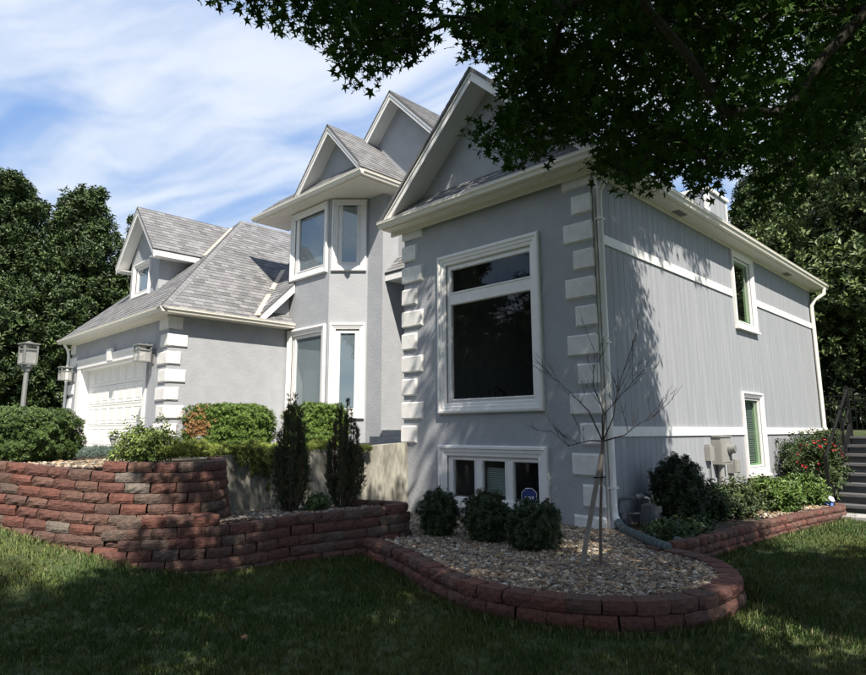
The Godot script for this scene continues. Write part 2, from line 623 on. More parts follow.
func side_wall(acc: Acc, z0: float, z1: float, y0: float, y1: float, x: float, holes: Array, out := 1.0) -> void:
	var h := []
	for r in holes:
		h.append(Rect2(r.position - Vector2(-z0, y0), r.size))
	acc.wall(Vector3(x, y0, z0), Vector3(0, 0, -1), UP, Vector3(out, 0, 0), z0 - z1, y1 - y0, h, 0.15)


func wall_lamp(house: Node, at: Vector3) -> void:
	var l := part("wall_lamp", house)
	var a := Acc.new()
	a.box(at + Vector3(-0.10, -0.02, 0.0), at + Vector3(0.10, 0.32, 0.03))
	a.box(at + Vector3(-0.05, 0.20, 0.03), at + Vector3(0.05, 0.26, 0.14))
	obj("back_plate", a, M.aluminium, l)
	a = Acc.new()
	for y in [0.0, 0.30, 0.40]:
		a.box(at + Vector3(-0.17, y, 0.12), at + Vector3(0.17, y + 0.03, 0.46))
	for sx in [-0.17, 0.14]:
		for sz in [0.12, 0.43]:
			a.box(at + Vector3(sx, 0.03, sz), at + Vector3(sx + 0.03, 0.40, sz + 0.03))
	a.box(at + Vector3(-0.2, 0.43, 0.09), at + Vector3(0.2, 0.46, 0.49))
	obj("lamp_frame", a, M.aluminium, l)
	a = Acc.new()
	a.box(at + Vector3(-0.145, 0.03, 0.145), at + Vector3(0.145, 0.30, 0.435))
	obj("lamp_glass", a, M.lamp_glass, l)


# ---------------------------------------------------------------- the house
func build_house() -> void:
	var h := thing("house", "large grey stucco house with white quoins, steep gables and attached garage", "house")
	var X := Vector3(1, 0, 0)
	var Z := Vector3(0, 0, 1)
	var a: Acc

	# --- right wing walls
	var big := Rect2(-3.42, 1.98, 2.41, 3.06)
	var low := Rect2(-3.42, 0.30, 2.45, 1.11)
	var w1 := Rect2(6.1, 3.98, 1.40, 1.80)
	var w2 := Rect2(6.05, 0.69, 1.36, 1.82)
	a = Acc.new()
	flat_wall(a, -4.42, 0.0, -0.4, 5.86, 0.0, [big.grow(-0.2), low.grow(-0.2)])
	obj("wall", a, M.stucco, h)
	a = Acc.new()
	side_wall(a, -0.15, -12.6, -0.4, 5.86, 0.0, [w1.grow(-0.12), w2.grow(-0.12)])
	obj("wall", a, M.siding, h)
	a = Acc.new()
	side_wall(a, -0.15, -12.6, -0.4, 5.86, -4.42, [], -1.0)
	obj("wall", a, M.siding, h)
	a = Acc.new()
	flat_wall(a, -4.42, 0.0, -0.4, 5.86, -12.6, [])
	obj("wall", a, M.siding, h)
	# grooved vertical siding on the side wall: boards 203 mm apart in three tiers
	a = Acc.new()
	var tiers := [[-0.35, 1.565], [1.73, 4.655], [4.815, 5.85]]
	var zz := 0.16
	while zz < 12.58:
		var z1 := minf(zz + 0.1965, 12.58)
		for t in tiers:
			var spans := [[t[0], t[1]]]
			for w in [w1, w2]:
				if z1 > w.position.x and zz < w.end.x:
					var cut := []
					for s in spans:
						if s[0] < w.position.y:
							cut.append([s[0], minf(s[1], w.position.y)])
						if s[1] > w.end.y:
							cut.append([maxf(s[0], w.end.y), s[1]])
					spans = cut
			for s in spans:
				if s[1] - s[0] > 0.02:
					a.box(Vector3(0.001, s[0], -z1), Vector3(0.007, s[1], -zz))
		zz += 0.2032
	stuff(obj("siding_board", a, M.siding, h))
	for y in [1.565, 4.655]:
		for s in [[0.16, 6.05], [7.46, 12.6]]:
			a = Acc.new()
			a.box(Vector3(0.003, y, -s[1]), Vector3(0.034, y + 0.16, -s[0]))
			obj("band_board", a, M.trim, h)
	a = Acc.new()
	a.box(Vector3(0.004, 0.05, -0.17), Vector3(0.036, 5.85, -0.05))
	obj("corner_board", a, M.trim, h)

	# windows of the wing
	var panes := [Rect2(-3.11, 4.30, 1.86, 0.44), Rect2(-3.11, 2.25, 1.86, 1.80)]
	window(h, Vector3.ZERO, X, Z, big, 0.2, panes)
	window(h, Vector3.ZERO, X, Z, low, 0.2, [Rect2(-3.09, 0.50, 0.51, 0.64), Rect2(-2.39, 0.50, 0.50, 0.64), Rect2(-1.71, 0.50, 0.51, 0.64)])
	window(h, Vector3.ZERO, -Z, X, w1, 0.12, [Rect2(6.30, 4.16, 1.0, 1.44)], "pane", true)
	window(h, Vector3.ZERO, -Z, X, w2, 0.12, [Rect2(6.25, 0.88, 0.96, 1.45)], "pane", true)
	for w in [[6.30, 4.16, 1.0, 1.44], [6.25, 0.88, 0.96, 1.45]]:
		a = Acc.new()
		a.frame(Vector3(-0.05, 0, 0), -Z, UP, X, Rect2(w[0], w[1], w[2], w[3]).grow(0.01), [[0.0, 0.0], [0.05, 0.0], [0.05, -0.1]])
		obj("inner_frame", a, M.green_frame, h)
	# blinds: side window and the middle cellar pane
	var bl := part("blind", h)
	for k in 29:
		a = Acc.new()
		a.obox(Vector3(-0.16, 2.28 - k * 0.048, -7.2), Vector3(0, 0, 0.94), Vector3(0.012, 0.036, 0), Vector3(0.002, 0, 0))
		obj("slat", a, M.blind, bl)
	bl = part("blind", h)
	for k in 14:
		a = Acc.new()
		a.obox(Vector3(-2.42, 0.99 - k * 0.034, -0.17), Vector3(0.56, 0, 0), Vector3(0, 0.026, -0.012), Vector3(0, 0, 0.002))
		obj("slat", a, M.blind, bl)
	# rooms behind the glass
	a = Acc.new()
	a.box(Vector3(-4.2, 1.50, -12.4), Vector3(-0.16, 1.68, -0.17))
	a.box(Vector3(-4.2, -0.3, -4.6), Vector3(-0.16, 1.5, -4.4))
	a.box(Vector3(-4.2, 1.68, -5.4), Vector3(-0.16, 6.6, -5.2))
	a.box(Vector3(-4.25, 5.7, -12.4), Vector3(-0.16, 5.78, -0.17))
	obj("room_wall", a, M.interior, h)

	# quoins of the wing: front right corner and front left corner
	var wide_q := quoin_mesh(0.51, 0.05, 0.345)
	var slim_q := quoin_mesh(0.34, 0.05, 0.345)
	var wide_m := quoin_mesh(0.06, 0.56, 0.345)
	var slim_m := quoin_mesh(0.06, 0.39, 0.345)
	for k in 13:
		var y := 0.045 + 0.4625 * k
		var t := Transform3D(Basis.IDENTITY, Vector3(-0.03, y, 0.0))
		if k == 12:
			t = t.scaled_local(Vector3(1, 0.72, 1))
		put("quoin", wide_q if k % 2 == 0 else slim_q, M.quoin, t, h)
		if k >= 3:
			# mirrored at the left corner: the long side runs along the front
			t = Transform3D(Basis(Vector3(0, 0, 1), UP, Vector3(-1, 0, 0)), Vector3(-4.42, y, 0.0))
			if k == 12:
				t = t.scaled_local(Vector3(1, 0.72, 1))
			put("quoin", wide_m if k % 2 == 0 else slim_m, M.quoin, t, h)

	# --- wing roof
	var roof := part("roof", h)
	slope(roof, [Vector3(0.44, 5.965, 0.42), Vector3(0.44, 5.965, -13.1), Vector3(-2.2, 8.47, -13.1), Vector3(-2.2, 8.47, 0.42)], -Z)
	slope(roof, [Vector3(-4.84, 5.965, 0.42), Vector3(-4.84, 5.965, -13.1), Vector3(-2.2, 8.47, -13.1), Vector3(-2.2, 8.47, 0.42)], Z)
	slope(roof, [Vector3(-4.72, 5.97, 0.40), Vector3(0.32, 5.97, 0.40), Vector3(-0.16, 6.48, -0.13), Vector3(-4.24, 6.48, -0.13)], X)
	rakes(h, Vector2(-4.66, 6.135), Vector2(-2.2, 8.47), Vector2(0.26, 6.135), 0.37, -0.15)
	a = Acc.new()
	a.prism([Vector3(-4.42, 5.86, -0.15), Vector3(0.0, 5.86, -0.15), Vector3(0.0, 6.3, -0.15), Vector3(-2.2, 8.36, -0.15), Vector3(-4.42, 6.3, -0.15)], Vector3(0, 0, -0.15))
	obj("gable_wall", a, M.stucco, h)
	gutter(h, Vector3(-4.80, 5.87, 0.33), Vector3(0.46, 5.87, 0.33), Z)
	gutter(h, Vector3(0.33, 5.87, 0.33), Vector3(0.33, 5.87, -13.1), X)
	a = Acc.new()
	a.box(Vector3(-4.75, 5.845, 0.0), Vector3(0.33, 5.87, 0.33))
	a.box(Vector3(-4.75, 5.75, 0.06), Vector3(0.2, 5.845, 0.1))
	obj("soffit", a, M.gutter, h)
	a = Acc.new()
	a.box(Vector3(0.0, 5.846, -13.05), Vector3(0.33, 5.869, -0.001))
	a.box(Vector3(0.016, 5.79, -12.6), Vector3(0.05, 5.846, -0.2))
	obj("soffit", a, M.gutter, h)
	for z in [-3.06, -9.9]:
		a = Acc.new()
		a.box(Vector3(0.10, 5.838, z - 0.2), Vector3(0.24, 5.846, z + 0.2))
		for k in 7:
			a.box(Vector3(0.10, 5.83, z - 0.18 + k * 0.055), Vector3(0.24, 5.838, z - 0.155 + k * 0.055))
		obj("soffit_vent", a, M.box_grey, h)
	a = Acc.new()
	a.prism([Vector3(0.40, 5.86, -13.06), Vector3(-4.8, 5.86, -13.06), Vector3(-2.2, 8.38, -13.06)], Vector3(0, 0, 0.05))
	obj("gable_wall", a, M.siding, h)

	# --- chimney
	var ch := part("chimney", h)
	a = Acc.new()
	a.box(Vector3(-2.9, 6.5, -11.3), Vector3(-1.7, 8.75, -9.75))
	obj("chase", a, M.siding, ch)
	a = Acc.new()
	for p in [[-2.91, -9.86], [-1.81, -9.86], [-1.81, -11.31], [-2.91, -11.31]]:
		a.box(Vector3(p[0], 6.6, p[1]), Vector3(p[0] + 0.12, 8.75, p[1] + 0.12))
	a.box(Vector3(-2.96, 8.75, -11.36), Vector3(-1.64, 8.86, -9.69))
	obj("trim_board", a, M.trim, ch)

	# --- tall front bay and the block behind it
	var f1u := Rect2(-11.25, 6.14, 1.90, 2.13)
	var f1l := Rect2(-11.25, 1.98, 1.90, 2.67)
	a = Acc.new()
	flat_wall(a, -11.3, -9.26, 1.0, 8.32, -1.58, [f1u.grow(-0.2), f1l.grow(-0.2)])
	obj("wall", a, M.stucco, h)
	var dg := Vector3(1, 0, -1).normalized()
	var dn := Vector3(1, 0, 1).normalized()
	var o2 := Vector3(-9.26, 0, -1.58)
	var f2u := Rect2(0.045, 6.14, 1.0, 2.13)
	var f2l := Rect2(0.045, 2.0, 1.0, 2.65)
	a = Acc.new()
	var hs := []
	for r in [f2u, f2l]:
		hs.append(Rect2(r.position - Vector2(0, 1.0), r.size).grow(-0.17))
	a.wall(o2 + UP * 1.0, dg, UP, dn, 1.087, 7.32, hs, 0.12)
	obj("wall", a, M.stucco, h)
	a = Acc.new()
	flat_wall(a, -8.492, -7.85, 1.0, 8.32, -2.35, [])
	obj("wall", a, M.stucco, h)
	a = Acc.new()
	side_wall(a, -2.352, -6.0, 1.0, 8.32, -7.852, [])
	obj("wall", a, M.stucco, h)
	a = Acc.new()
	side_wall(a, -1.73, -8.0, 1.0, 8.32, -11.3, [], -1.0)
	obj("wall", a, M.stucco, h)
	a = Acc.new()
	flat_wall(a, -11.3, -4.42, 1.0, 8.3, -7.0, [])
	obj("wall", a, M.stucco, h)
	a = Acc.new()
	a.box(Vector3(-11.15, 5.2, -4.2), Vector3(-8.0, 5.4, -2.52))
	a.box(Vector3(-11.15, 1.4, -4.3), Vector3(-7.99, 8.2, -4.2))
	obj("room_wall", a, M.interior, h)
	window(h, Vector3(0, 0, -1.58), X, Z, f1u, 0.2, [Rect2(-10.86, 6.42, 1.30, 1.70)], "pane_coated")
	window(h, Vector3(0, 0, -1.58), X, Z, f1l, 0.2, [Rect2(-10.86, 2.28, 1.30, 2.08)], "pane_coated")
	window(h, o2, dg, dn, f2u, 0.17, [Rect2(0.345, 6.42, 0.41, 1.70)], "pane_coated")
	window(h, o2, dg, dn, f2l, 0.17, [Rect2(0.345, 2.30, 0.41, 2.06)], "pane_coated")
	a = Acc.new()
	a.box(Vector3(-10.9, 2.1, -1.95), Vector3(-9.6, 4.5, -1.93))
	obj("curtain", a, M.curtain, h)
	# bay eaves: flat soffit, gutters, skirt roof and gable above
	a = Acc.new()
	a.box(Vector3(-12.70, 8.30, -2.36), Vector3(-7.36, 8.325, -1.12))
	a.box(Vector3(-7.851, 8.30, -6.0), Vector3(-7.36, 8.324, -2.361))
	obj("soffit", a, M.gutter, h)
	gutter(h, Vector3(-12.78, 8.325, -1.13), Vector3(-7.23, 8.325, -1.13), Z)
	gutter(h, Vector3(-7.36, 8.325, -1.13), Vector3(-7.36, 8.325, -6.0), X)
	roof = part("roof", h)
	slope(roof, [Vector3(-12.76, 8.43, -1.02), Vector3(-7.25, 8.43, -1.02), Vector3(-7.74, 8.99, -1.60), Vector3(-12.18, 8.99, -1.60)], X)
	slope(roof, [Vector3(-12.76, 8.43, -1.02), Vector3(-12.18, 8.99, -1.60), Vector3(-12.18, 8.99, -5.0), Vector3(-12.76, 8.43, -5.0)], Z)
	slope(roof, [Vector3(-12.18, 8.99, -1.601), Vector3(-10.3, 8.99, -1.601), Vector3(-10.3, 9.1, -2.4), Vector3(-12.18, 9.1, -2.4)], X)
	slope(roof, [Vector3(-7.24, 8.50, -1.02), Vector3(-7.24, 8.50, -6.0), Vector3(-8.98, 10.36, -6.0), Vector3(-8.98, 10.36, -1.17), Vector3(-7.50, 8.778, -1.17)], -Z)
	slope(roof, [Vector3(-10.72, 8.50, -1.17), Vector3(-10.72, 8.50, -6.0), Vector3(-8.98, 10.36, -6.0), Vector3(-8.98, 10.36, -1.17)], Z)
	rakes(h, Vector2(-10.68, 8.543), Vector2(-8.98, 10.36), Vector2(-7.32, 8.586), -1.2, -1.62)
	a = Acc.new()
	a.prism([Vector3(-10.85, 8.34, -1.62), Vector3(-7.38, 8.34, -1.62), Vector3(-7.38, 8.5, -1.62), Vector3(-8.98, 10.25, -1.62), Vector3(-10.7, 8.45, -1.62)], Vector3(0, 0, -0.1))
	obj("gable_wall", a, M.stucco, h)
	# main roof with its own gable
	roof = part("roof", h)
	slope(roof, [Vector3(-3.3, 6.98, -2.46), Vector3(-3.3, 6.98, -12.6), Vector3(-7.77, 11.45, -12.6), Vector3(-7.77, 11.45, -2.46)], -Z)
	slope(roof, [Vector3(-11.8, 7.42, -2.46), Vector3(-11.8, 7.42, -12.6), Vector3(-7.77, 11.45, -12.6), Vector3(-7.77, 11.45, -2.46)], Z)
	rakes(h, Vector2(-9.4, 9.82), Vector2(-7.77, 11.45), Vector2(-4.4, 8.08), -2.49, -2.92)
	a = Acc.new()
	a.prism([Vector3(-11.3, 7.8, -2.92), Vector3(-4.0, 7.5, -2.92), Vector3(-7.77, 11.32, -2.92)], Vector3(0, 0, -0.15))
	a.box(Vector3(-7.85, 6.0, -3.06), Vector3(-4.42, 7.6, -2.93))
	obj("gable_wall", a, M.stucco, h)
	# entrance recess: roof, fascia, ceiling, floor, back wall and door
	roof = part("roof", h)
	slope(roof, [Vector3(-7.84, 5.98, -2.42), Vector3(-4.43, 5.98, -2.42), Vector3(-4.43, 6.80, -3.16), Vector3(-7.84, 6.80, -3.16)], X)
	a = Acc.new()
	a.box(Vector3(-7.84, 5.76, -2.48), Vector3(-4.43, 5.93, -2.44))
	obj("fascia", a, M.trim, h)
	a = Acc.new()
	a.box(Vector3(-7.84, 5.77, -4.6), Vector3(-4.43, 5.80, -2.48))
	obj("soffit", a, M.trim, h)
	a = Acc.new()
	flat_wall(a, -7.85, -4.43, 1.2, 5.77, -4.6, [Rect2(-6.7, 1.71, 1.2, 2.2)])
	obj("wall", a, M.stucco, h)
	a = Acc.new()
	a.box(Vector3(-6.69, 1.71, -4.72), Vector3(-5.51, 3.90, -4.66))
	obj("front_door", a, M.trim, h)
	a = Acc.new()
	a.box(Vector3(-7.84, 1.2, -4.6), Vector3(-4.44, 1.70, -2.36))
	obj("porch_floor", a, M.step_stone, h)

	# --- garage
	var opening := Rect2(-18.1, 1.1, 5.45, 2.66)
	a = Acc.new()
	flat_wall(a, -19.3, -11.3, 0.9, 4.72, 2.0, [opening])
	obj("wall", a, M.stucco, h)
	a = Acc.new()
	side_wall(a, 1.85, -1.58, 0.9, 4.72, -11.3, [])
	obj("wall", a, M.stucco, h)
	a = Acc.new()
	side_wall(a, 1.85, -8.0, 0.9, 4.72, -19.3, [], -1.0)
	obj("wall", a, M.stucco, h)
	a = Acc.new()
	for s in [[-18.4, -18.1], [-12.65, -12.48]]:
		a.box(Vector3(s[0], 1.2, 2.002), Vector3(s[1], 4.03, 2.05))
	a.box(Vector3(-18.4, 3.76, 2.0021), Vector3(-12.48, 4.03, 2.065))
	a.box(Vector3(-18.46, 3.95, 2.066), Vector3(-12.42, 4.04, 2.10))
	a.prism([Vector3(-15.32, 3.80, 2.068), Vector3(-15.08, 3.80, 2.068), Vector3(-14.99, 4.15, 2.068), Vector3(-15.41, 4.15, 2.068)], Vector3(0, 0, 0.09))
	obj("garage_door_trim", a, M.trim, h)
	var gd := part("garage_door", h)
	a = Acc.new()
	for k in 4:
		a.box(Vector3(-18.1, 1.24 + k * 0.63, 1.70), Vector3(-12.65, 1.24 + k * 0.63 + 0.618, 1.75))
	obj("door_section", a, M.door_paint, gd)
	var pm := Acc.new()
	pm.frame(Vector3.ZERO, X, UP, Z, Rect2(0, 0, 0.54, 0.44), [[0.0, 0.0], [0.015, -0.006], [0.04, -0.006], [0.075, 0.004], [0.219, 0.004]])
	pm.frame(Vector3.ZERO, X, UP, Z, Rect2(-0.012, -0.012, 0.564, 0.464), [[0.0, 0.0], [0.004, 0.008], [0.012, 0.0]])
	var pmesh := pm.mesh()
	for r in 4:
		for cidx in 8:
			put("panel", pmesh, M.door_paint, Transform3D(Basis.IDENTITY, Vector3(-18.03 + cidx * 0.676, 1.24 + r * 0.63 + 0.09, 1.753)), gd)
	a = Acc.new()
	a.box(Vector3(-18.14, 1.2, 1.6), Vector3(-18.06, 3.76, 1.998))
	a.box(Vector3(-12.69, 1.2, 1.6), Vector3(-12.61, 3.76, 1.998))
	a.box(Vector3(-18.06, 3.70, 1.6), Vector3(-12.69, 3.78, 1.997))
	obj("garage_door_jamb", a, M.trim, h)
	a = Acc.new()
	a.box(Vector3(-18.1, 1.2, 1.6), Vector3(-12.65, 1.24, 2.0))
	obj("threshold", a, M.slab, h)
	# corner quoins of the garage
	var gq := [quoin_mesh(0.42, 0.53, 0.345), quoin_mesh(0.55, 0.37, 0.345)]
	for k in 7:
		var y := 3.868 - 0.4665 * (k - 1)
		var t := Transform3D(Basis.IDENTITY, Vector3(-11.3, y, 2.0))
		put("quoin", gq[(k + 1) % 2], M.quoin, t, h)
		t = Transform3D(Basis(Vector3(0, 0, 1), UP, Vector3(-1, 0, 0)), Vector3(-19.3, y, 2.0))
		put("quoin", gq[(k + 1) % 2], M.quoin, t, h)
	wall_lamp(h, Vector3(-12.18, 3.50, 2.0))
	wall_lamp(h, Vector3(-18.85, 3.40, 2.0))
	# garage eaves
	a = Acc.new()
	a.box(Vector3(-19.6, 4.70, 1.999), Vector3(-11.299, 4.72, 2.30))
	a.box(Vector3(-11.30, 4.70, -1.56), Vector3(-11.0, 4.719, 2.30))
	a.box(Vector3(-19.2, 4.62, 2.01), Vector3(-11.3, 4.70, 2.06))
	obj("soffit", a, M.gutter, h)
	gutter(h, Vector3(-19.72, 4.70, 2.29), Vector3(-10.89, 4.70, 2.29), Z)
	gutter(h, Vector3(-11.01, 4.70, 2.29), Vector3(-11.01, 4.70, -1.57), X)
	roof = part("roof", h)
	var ap := Vector3(-15.3, 9.2, -2.0)
	slope(roof, [Vector3(-10.9, 4.8, 2.4), Vector3(-10.9, 4.8, -1.56), Vector3(-14.86, 8.76, -1.56)], -Z, 300)
	slope(roof, [Vector3(-11.32, 5.22, -1.56), Vector3(-11.32, 5.22, -8.0), Vector3(-15.3, 9.2, -8.0), ap, Vector3(-14.86, 8.76, -1.56)], -Z)
	slope(roof, [Vector3(-19.7, 4.8, 2.4), Vector3(-10.9, 4.8, 2.4), ap], X)
	slope(roof, [Vector3(-19.7, 4.8, 2.4), ap, Vector3(-15.3, 9.2, -8.0), Vector3(-19.7, 4.8, -8.0)], Z)
	caps_along(roof, Vector3(-10.9, 4.8, 2.4), ap, Vector3(0, 1, 1).normalized(), Vector3(1, 1, 0).normalized())
	caps_along(roof, ap, Vector3(-15.3, 9.2, -8.0), Vector3(-1, 1, 0).normalized(), Vector3(1, 1, 0).normalized())
	# small cross gable beside the bay, its valley flashing
	slope(roof, [Vector3(-10.98, 4.93, -0.38), Vector3(-10.98, 6.11, -1.56), Vector3(-11.33, 6.11, -1.56), Vector3(-11.33, 7.94, -3.39), Vector3(-14.04, 7.94, -3.39)], X)
	var va := Vector3(-10.98, 4.90, -0.36)
	var vd := Vector3(-1, 1, -1).normalized()
	var vs := Vector3(1, 0, -1).normalized()
	a = Acc.new()
	a.obox(va + UP * 0.03 - vs * 0.09, vd * 1.55, vs * 0.17, Vector3(1, 2, 1).normalized() * 0.025)
	a.obox(va + UP * 0.03 - vs * 0.09 + vd * 1.95, vd * 1.7, vs * 0.17, Vector3(1, 2, 1).normalized() * 0.025)
	obj("valley_flashing", a, M.flashing, roof)
	a = Acc.new()
	a.prism([Vector3(-10.965, 4.85, -0.38), Vector3(-10.965, 6.03, -1.56), Vector3(-10.965, 5.80, -1.56), Vector3(-10.965, 4.80, -0.56)], Vector3(-0.04, 0, 0))
	obj("rake_board", a, M.trim, h)
	a = Acc.new()
	a.prism([Vector3(-11.24, 5.1, -0.5), Vector3(-11.24, 6.1, -1.56), Vector3(-11.24, 5.1, -1.56)], Vector3(-0.05, 0, 0))
	obj("gable_wall", a, M.stucco, h)
	# dormer over the garage door
	var dw := Rect2(-16.12, 5.93, 1.36, 1.14)
	a = Acc.new()
	flat_wall(a, -16.45, -14.15, 5.5, 7.25, 1.25, [dw.grow(-0.13)])
	a.prism([Vector3(-16.45, 7.25, 1.25), Vector3(-14.15, 7.25, 1.25), Vector3(-15.3, 8.6, 1.25)], Vector3(0, 0, -0.15))
	side_wall(a, 1.10, -0.9, 5.5, 7.25, -14.152, [])
	side_wall(a, 1.10, -0.9, 5.5, 7.25, -16.448, [], -1.0)
	obj("dormer_wall", a, M.stucco, h)
	window(h, Vector3(0, 0, 1.25), X, Z, dw, 0.13, [Rect2(-15.86, 6.13, 0.92, 0.74)], "pane_coated")
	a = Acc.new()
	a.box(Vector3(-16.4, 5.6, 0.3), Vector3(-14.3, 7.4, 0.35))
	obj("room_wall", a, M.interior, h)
	roof = part("roof", h)
	slope(roof, [Vector3(-13.72, 7.10, 1.63), Vector3(-13.72, 7.10, 0.10), Vector3(-15.3, 8.80, -1.6), Vector3(-15.3, 8.80, 1.63)], -Z)
	slope(roof, [Vector3(-16.88, 7.10, 1.63), Vector3(-16.88, 7.10, 0.10), Vector3(-15.3, 8.80, -1.6), Vector3(-15.3, 8.80, 1.63)], Z)
	rakes(h, Vector2(-16.86, 7.12), Vector2(-15.3, 8.80), Vector2(-13.74, 7.12), 1.6, 1.25)
	a = Acc.new()
	for s in [-1.0, 1.0]:
		var ex: float = -15.3 + s * 1.57
		a.box(Vector3(minf(ex, ex - s * 0.04), 6.90, 0.12), Vector3(maxf(ex, ex - s * 0.04), 7.06, 1.56))
		a.box(Vector3(minf(ex - s * 0.04, ex - s * 0.43), 6.92, 0.2), Vector3(maxf(ex - s * 0.04, ex - s * 0.43), 6.94, 1.56))
	obj("fascia", a, M.trim, h)
	a = Acc.new()
	var wa := Vector3(-13.72, 7.12, 0.10)
	var wb := Vector3(-15.3, 8.80, -1.6)
	a.obox(wa + UP * 0.02, (wb - wa), Vector3(0.13, 0, -0.06), Vector3(0.2, 0.5, 0.3).normalized() * 0.03)
	obj("valley_flashing", a, M.flashing, roof)

	# --- downspouts
	a = Acc.new()
	a.tube([Vector3(0.33, 5.86, -0.10), Vector3(0.30, 5.72, -0.10), Vector3(0.10, 5.52, -0.10), Vector3(0.09, 5.3, -0.10), Vector3(0.09, 0.52, -0.10), Vector3(0.11, 0.40, -0.085), Vector3(0.19, 0.32, -0.03)], [0.05, 0.05, 0.05, 0.05, 0.05, 0.05, 0.05], 10)
	obj("downspout", a, M.trim, h)
	for y in [0.8, 3.0, 5.0]:
		a = Acc.new()
		a.box(Vector3(0.03, y, -0.16), Vector3(0.148, y + 0.03, -0.04))
		obj("pipe_strap", a, M.trim, h)
	a = Acc.new()
	a.tube([Vector3(0.40, 5.86, -12.7), Vector3(0.39, 5.70, -12.7), Vector3(0.16, 5.52, -12.56), Vector3(0.08, 5.35, -12.48), Vector3(0.08, 1.75, -12.48), Vector3(0.16, 1.6, -12.44), Vector3(0.34, 1.56, -12.34)], [0.055, 0.055, 0.055, 0.055, 0.055, 0.055, 0.055], 8)
	obj("downspout", a, M.gutter, h)
	a = Acc.new()
	a.tube([Vector3(-19.42, 4.70, 2.25), Vector3(-19.42, 4.5, 2.12), Vector3(-19.40, 4.3, 2.08), Vector3(-19.40, 1.4, 2.08)], [0.05, 0.05, 0.05, 0.05], 8)
	obj("downspout", a, M.trim, h)


# ---------------------------------------------------------------- ground
func smooth_path(p: Array, step := 0.05) -> Array:
	var out := []
	for i in p.size() - 1:
		var a: Vector3 = p[maxi(i - 1, 0)]
		var b: Vector3 = p[i]
		var c: Vector3 = p[i + 1]
		var d: Vector3 = p[mini(i + 2, p.size() - 1)]
		var k := maxi(2, int(b.distance_to(c) / step))
		for j in k:
			out.append(b.cubic_interpolate(c, a, d, float(j) / k))
	out.append(p[p.size() - 1])
	return out


func block_meshes(w: float, h: float, deep: float, count: int) -> Array:
	# split-faced concrete blocks: rough front towards +z, origin at the middle of the top front edge
	var out := []
	for k in count:
		var a := Acc.new()
		var nx := 5
		var ny := 3
		var g := []
		for j in ny + 1:
			var row := []
			for i in nx + 1:
				var u := float(i) / nx
				var v := float(j) / ny
				var edge := 0.0
				if i == 0 or i == nx:
					edge += 0.022
				if j == 0 or j == ny:
					edge += 0.014
				var inner := i > 0 and i < nx and j > 0 and j < ny
				var z := -edge + rng.randf_range(-0.006, 0.006) * (1.6 if inner else 1.0)
				row.append(Vector3((u - 0.5) * (w - 0.008) + (rng.randf_range(-0.008, 0.008) if i > 0 and i < nx else rng.randf_range(-0.003, 0.003)), -h + 0.004 + v * (h - 0.008) + rng.randf_range(-0.003, 0.003), z))
			g.append(row)
		for j in ny:
			for i in nx:
				a.tri(g[j][i], g[j][i + 1], g[j + 1][i + 1], Vector3(0, 0, 1))
				a.tri(g[j][i], g[j + 1][i + 1], g[j + 1][i], Vector3(0, 0, 1))
		var bw := w * 0.36
		var t0 := Vector3(-bw, -0.004, -deep)
		var t1 := Vector3(bw, -0.004, -deep)
		var b0 := Vector3(-bw, -h + 0.004, -deep)
		var b1 := Vector3(bw, -h + 0.004, -deep)
		for i in nx:
			a.quad(g[ny][i], g[ny][i + 1], t0.lerp(t1, float(i + 1) / nx), t0.lerp(t1, float(i) / nx), UP)
			a.quad(g[0][i], g[0][i + 1], b0.lerp(b1, float(i + 1) / nx), b0.lerp(b1, float(i) / nx), -UP)
		for j in ny:
			a.quad(g[j][0], g[j + 1][0], b0.lerp(t0, float(j + 1) / ny), b0.lerp(t0, float(j) / ny), Vector3(-1, 0, 0))
			a.quad(g[j][nx], g[j + 1][nx], b1.lerp(t1, float(j + 1) / ny), b1.lerp(t1, float(j) / ny), Vector3(1, 0, 0))
		a.quad(t0, t1, b1, b0, Vector3(0, 0, -1))
		out.append(a.mesh())
	return out


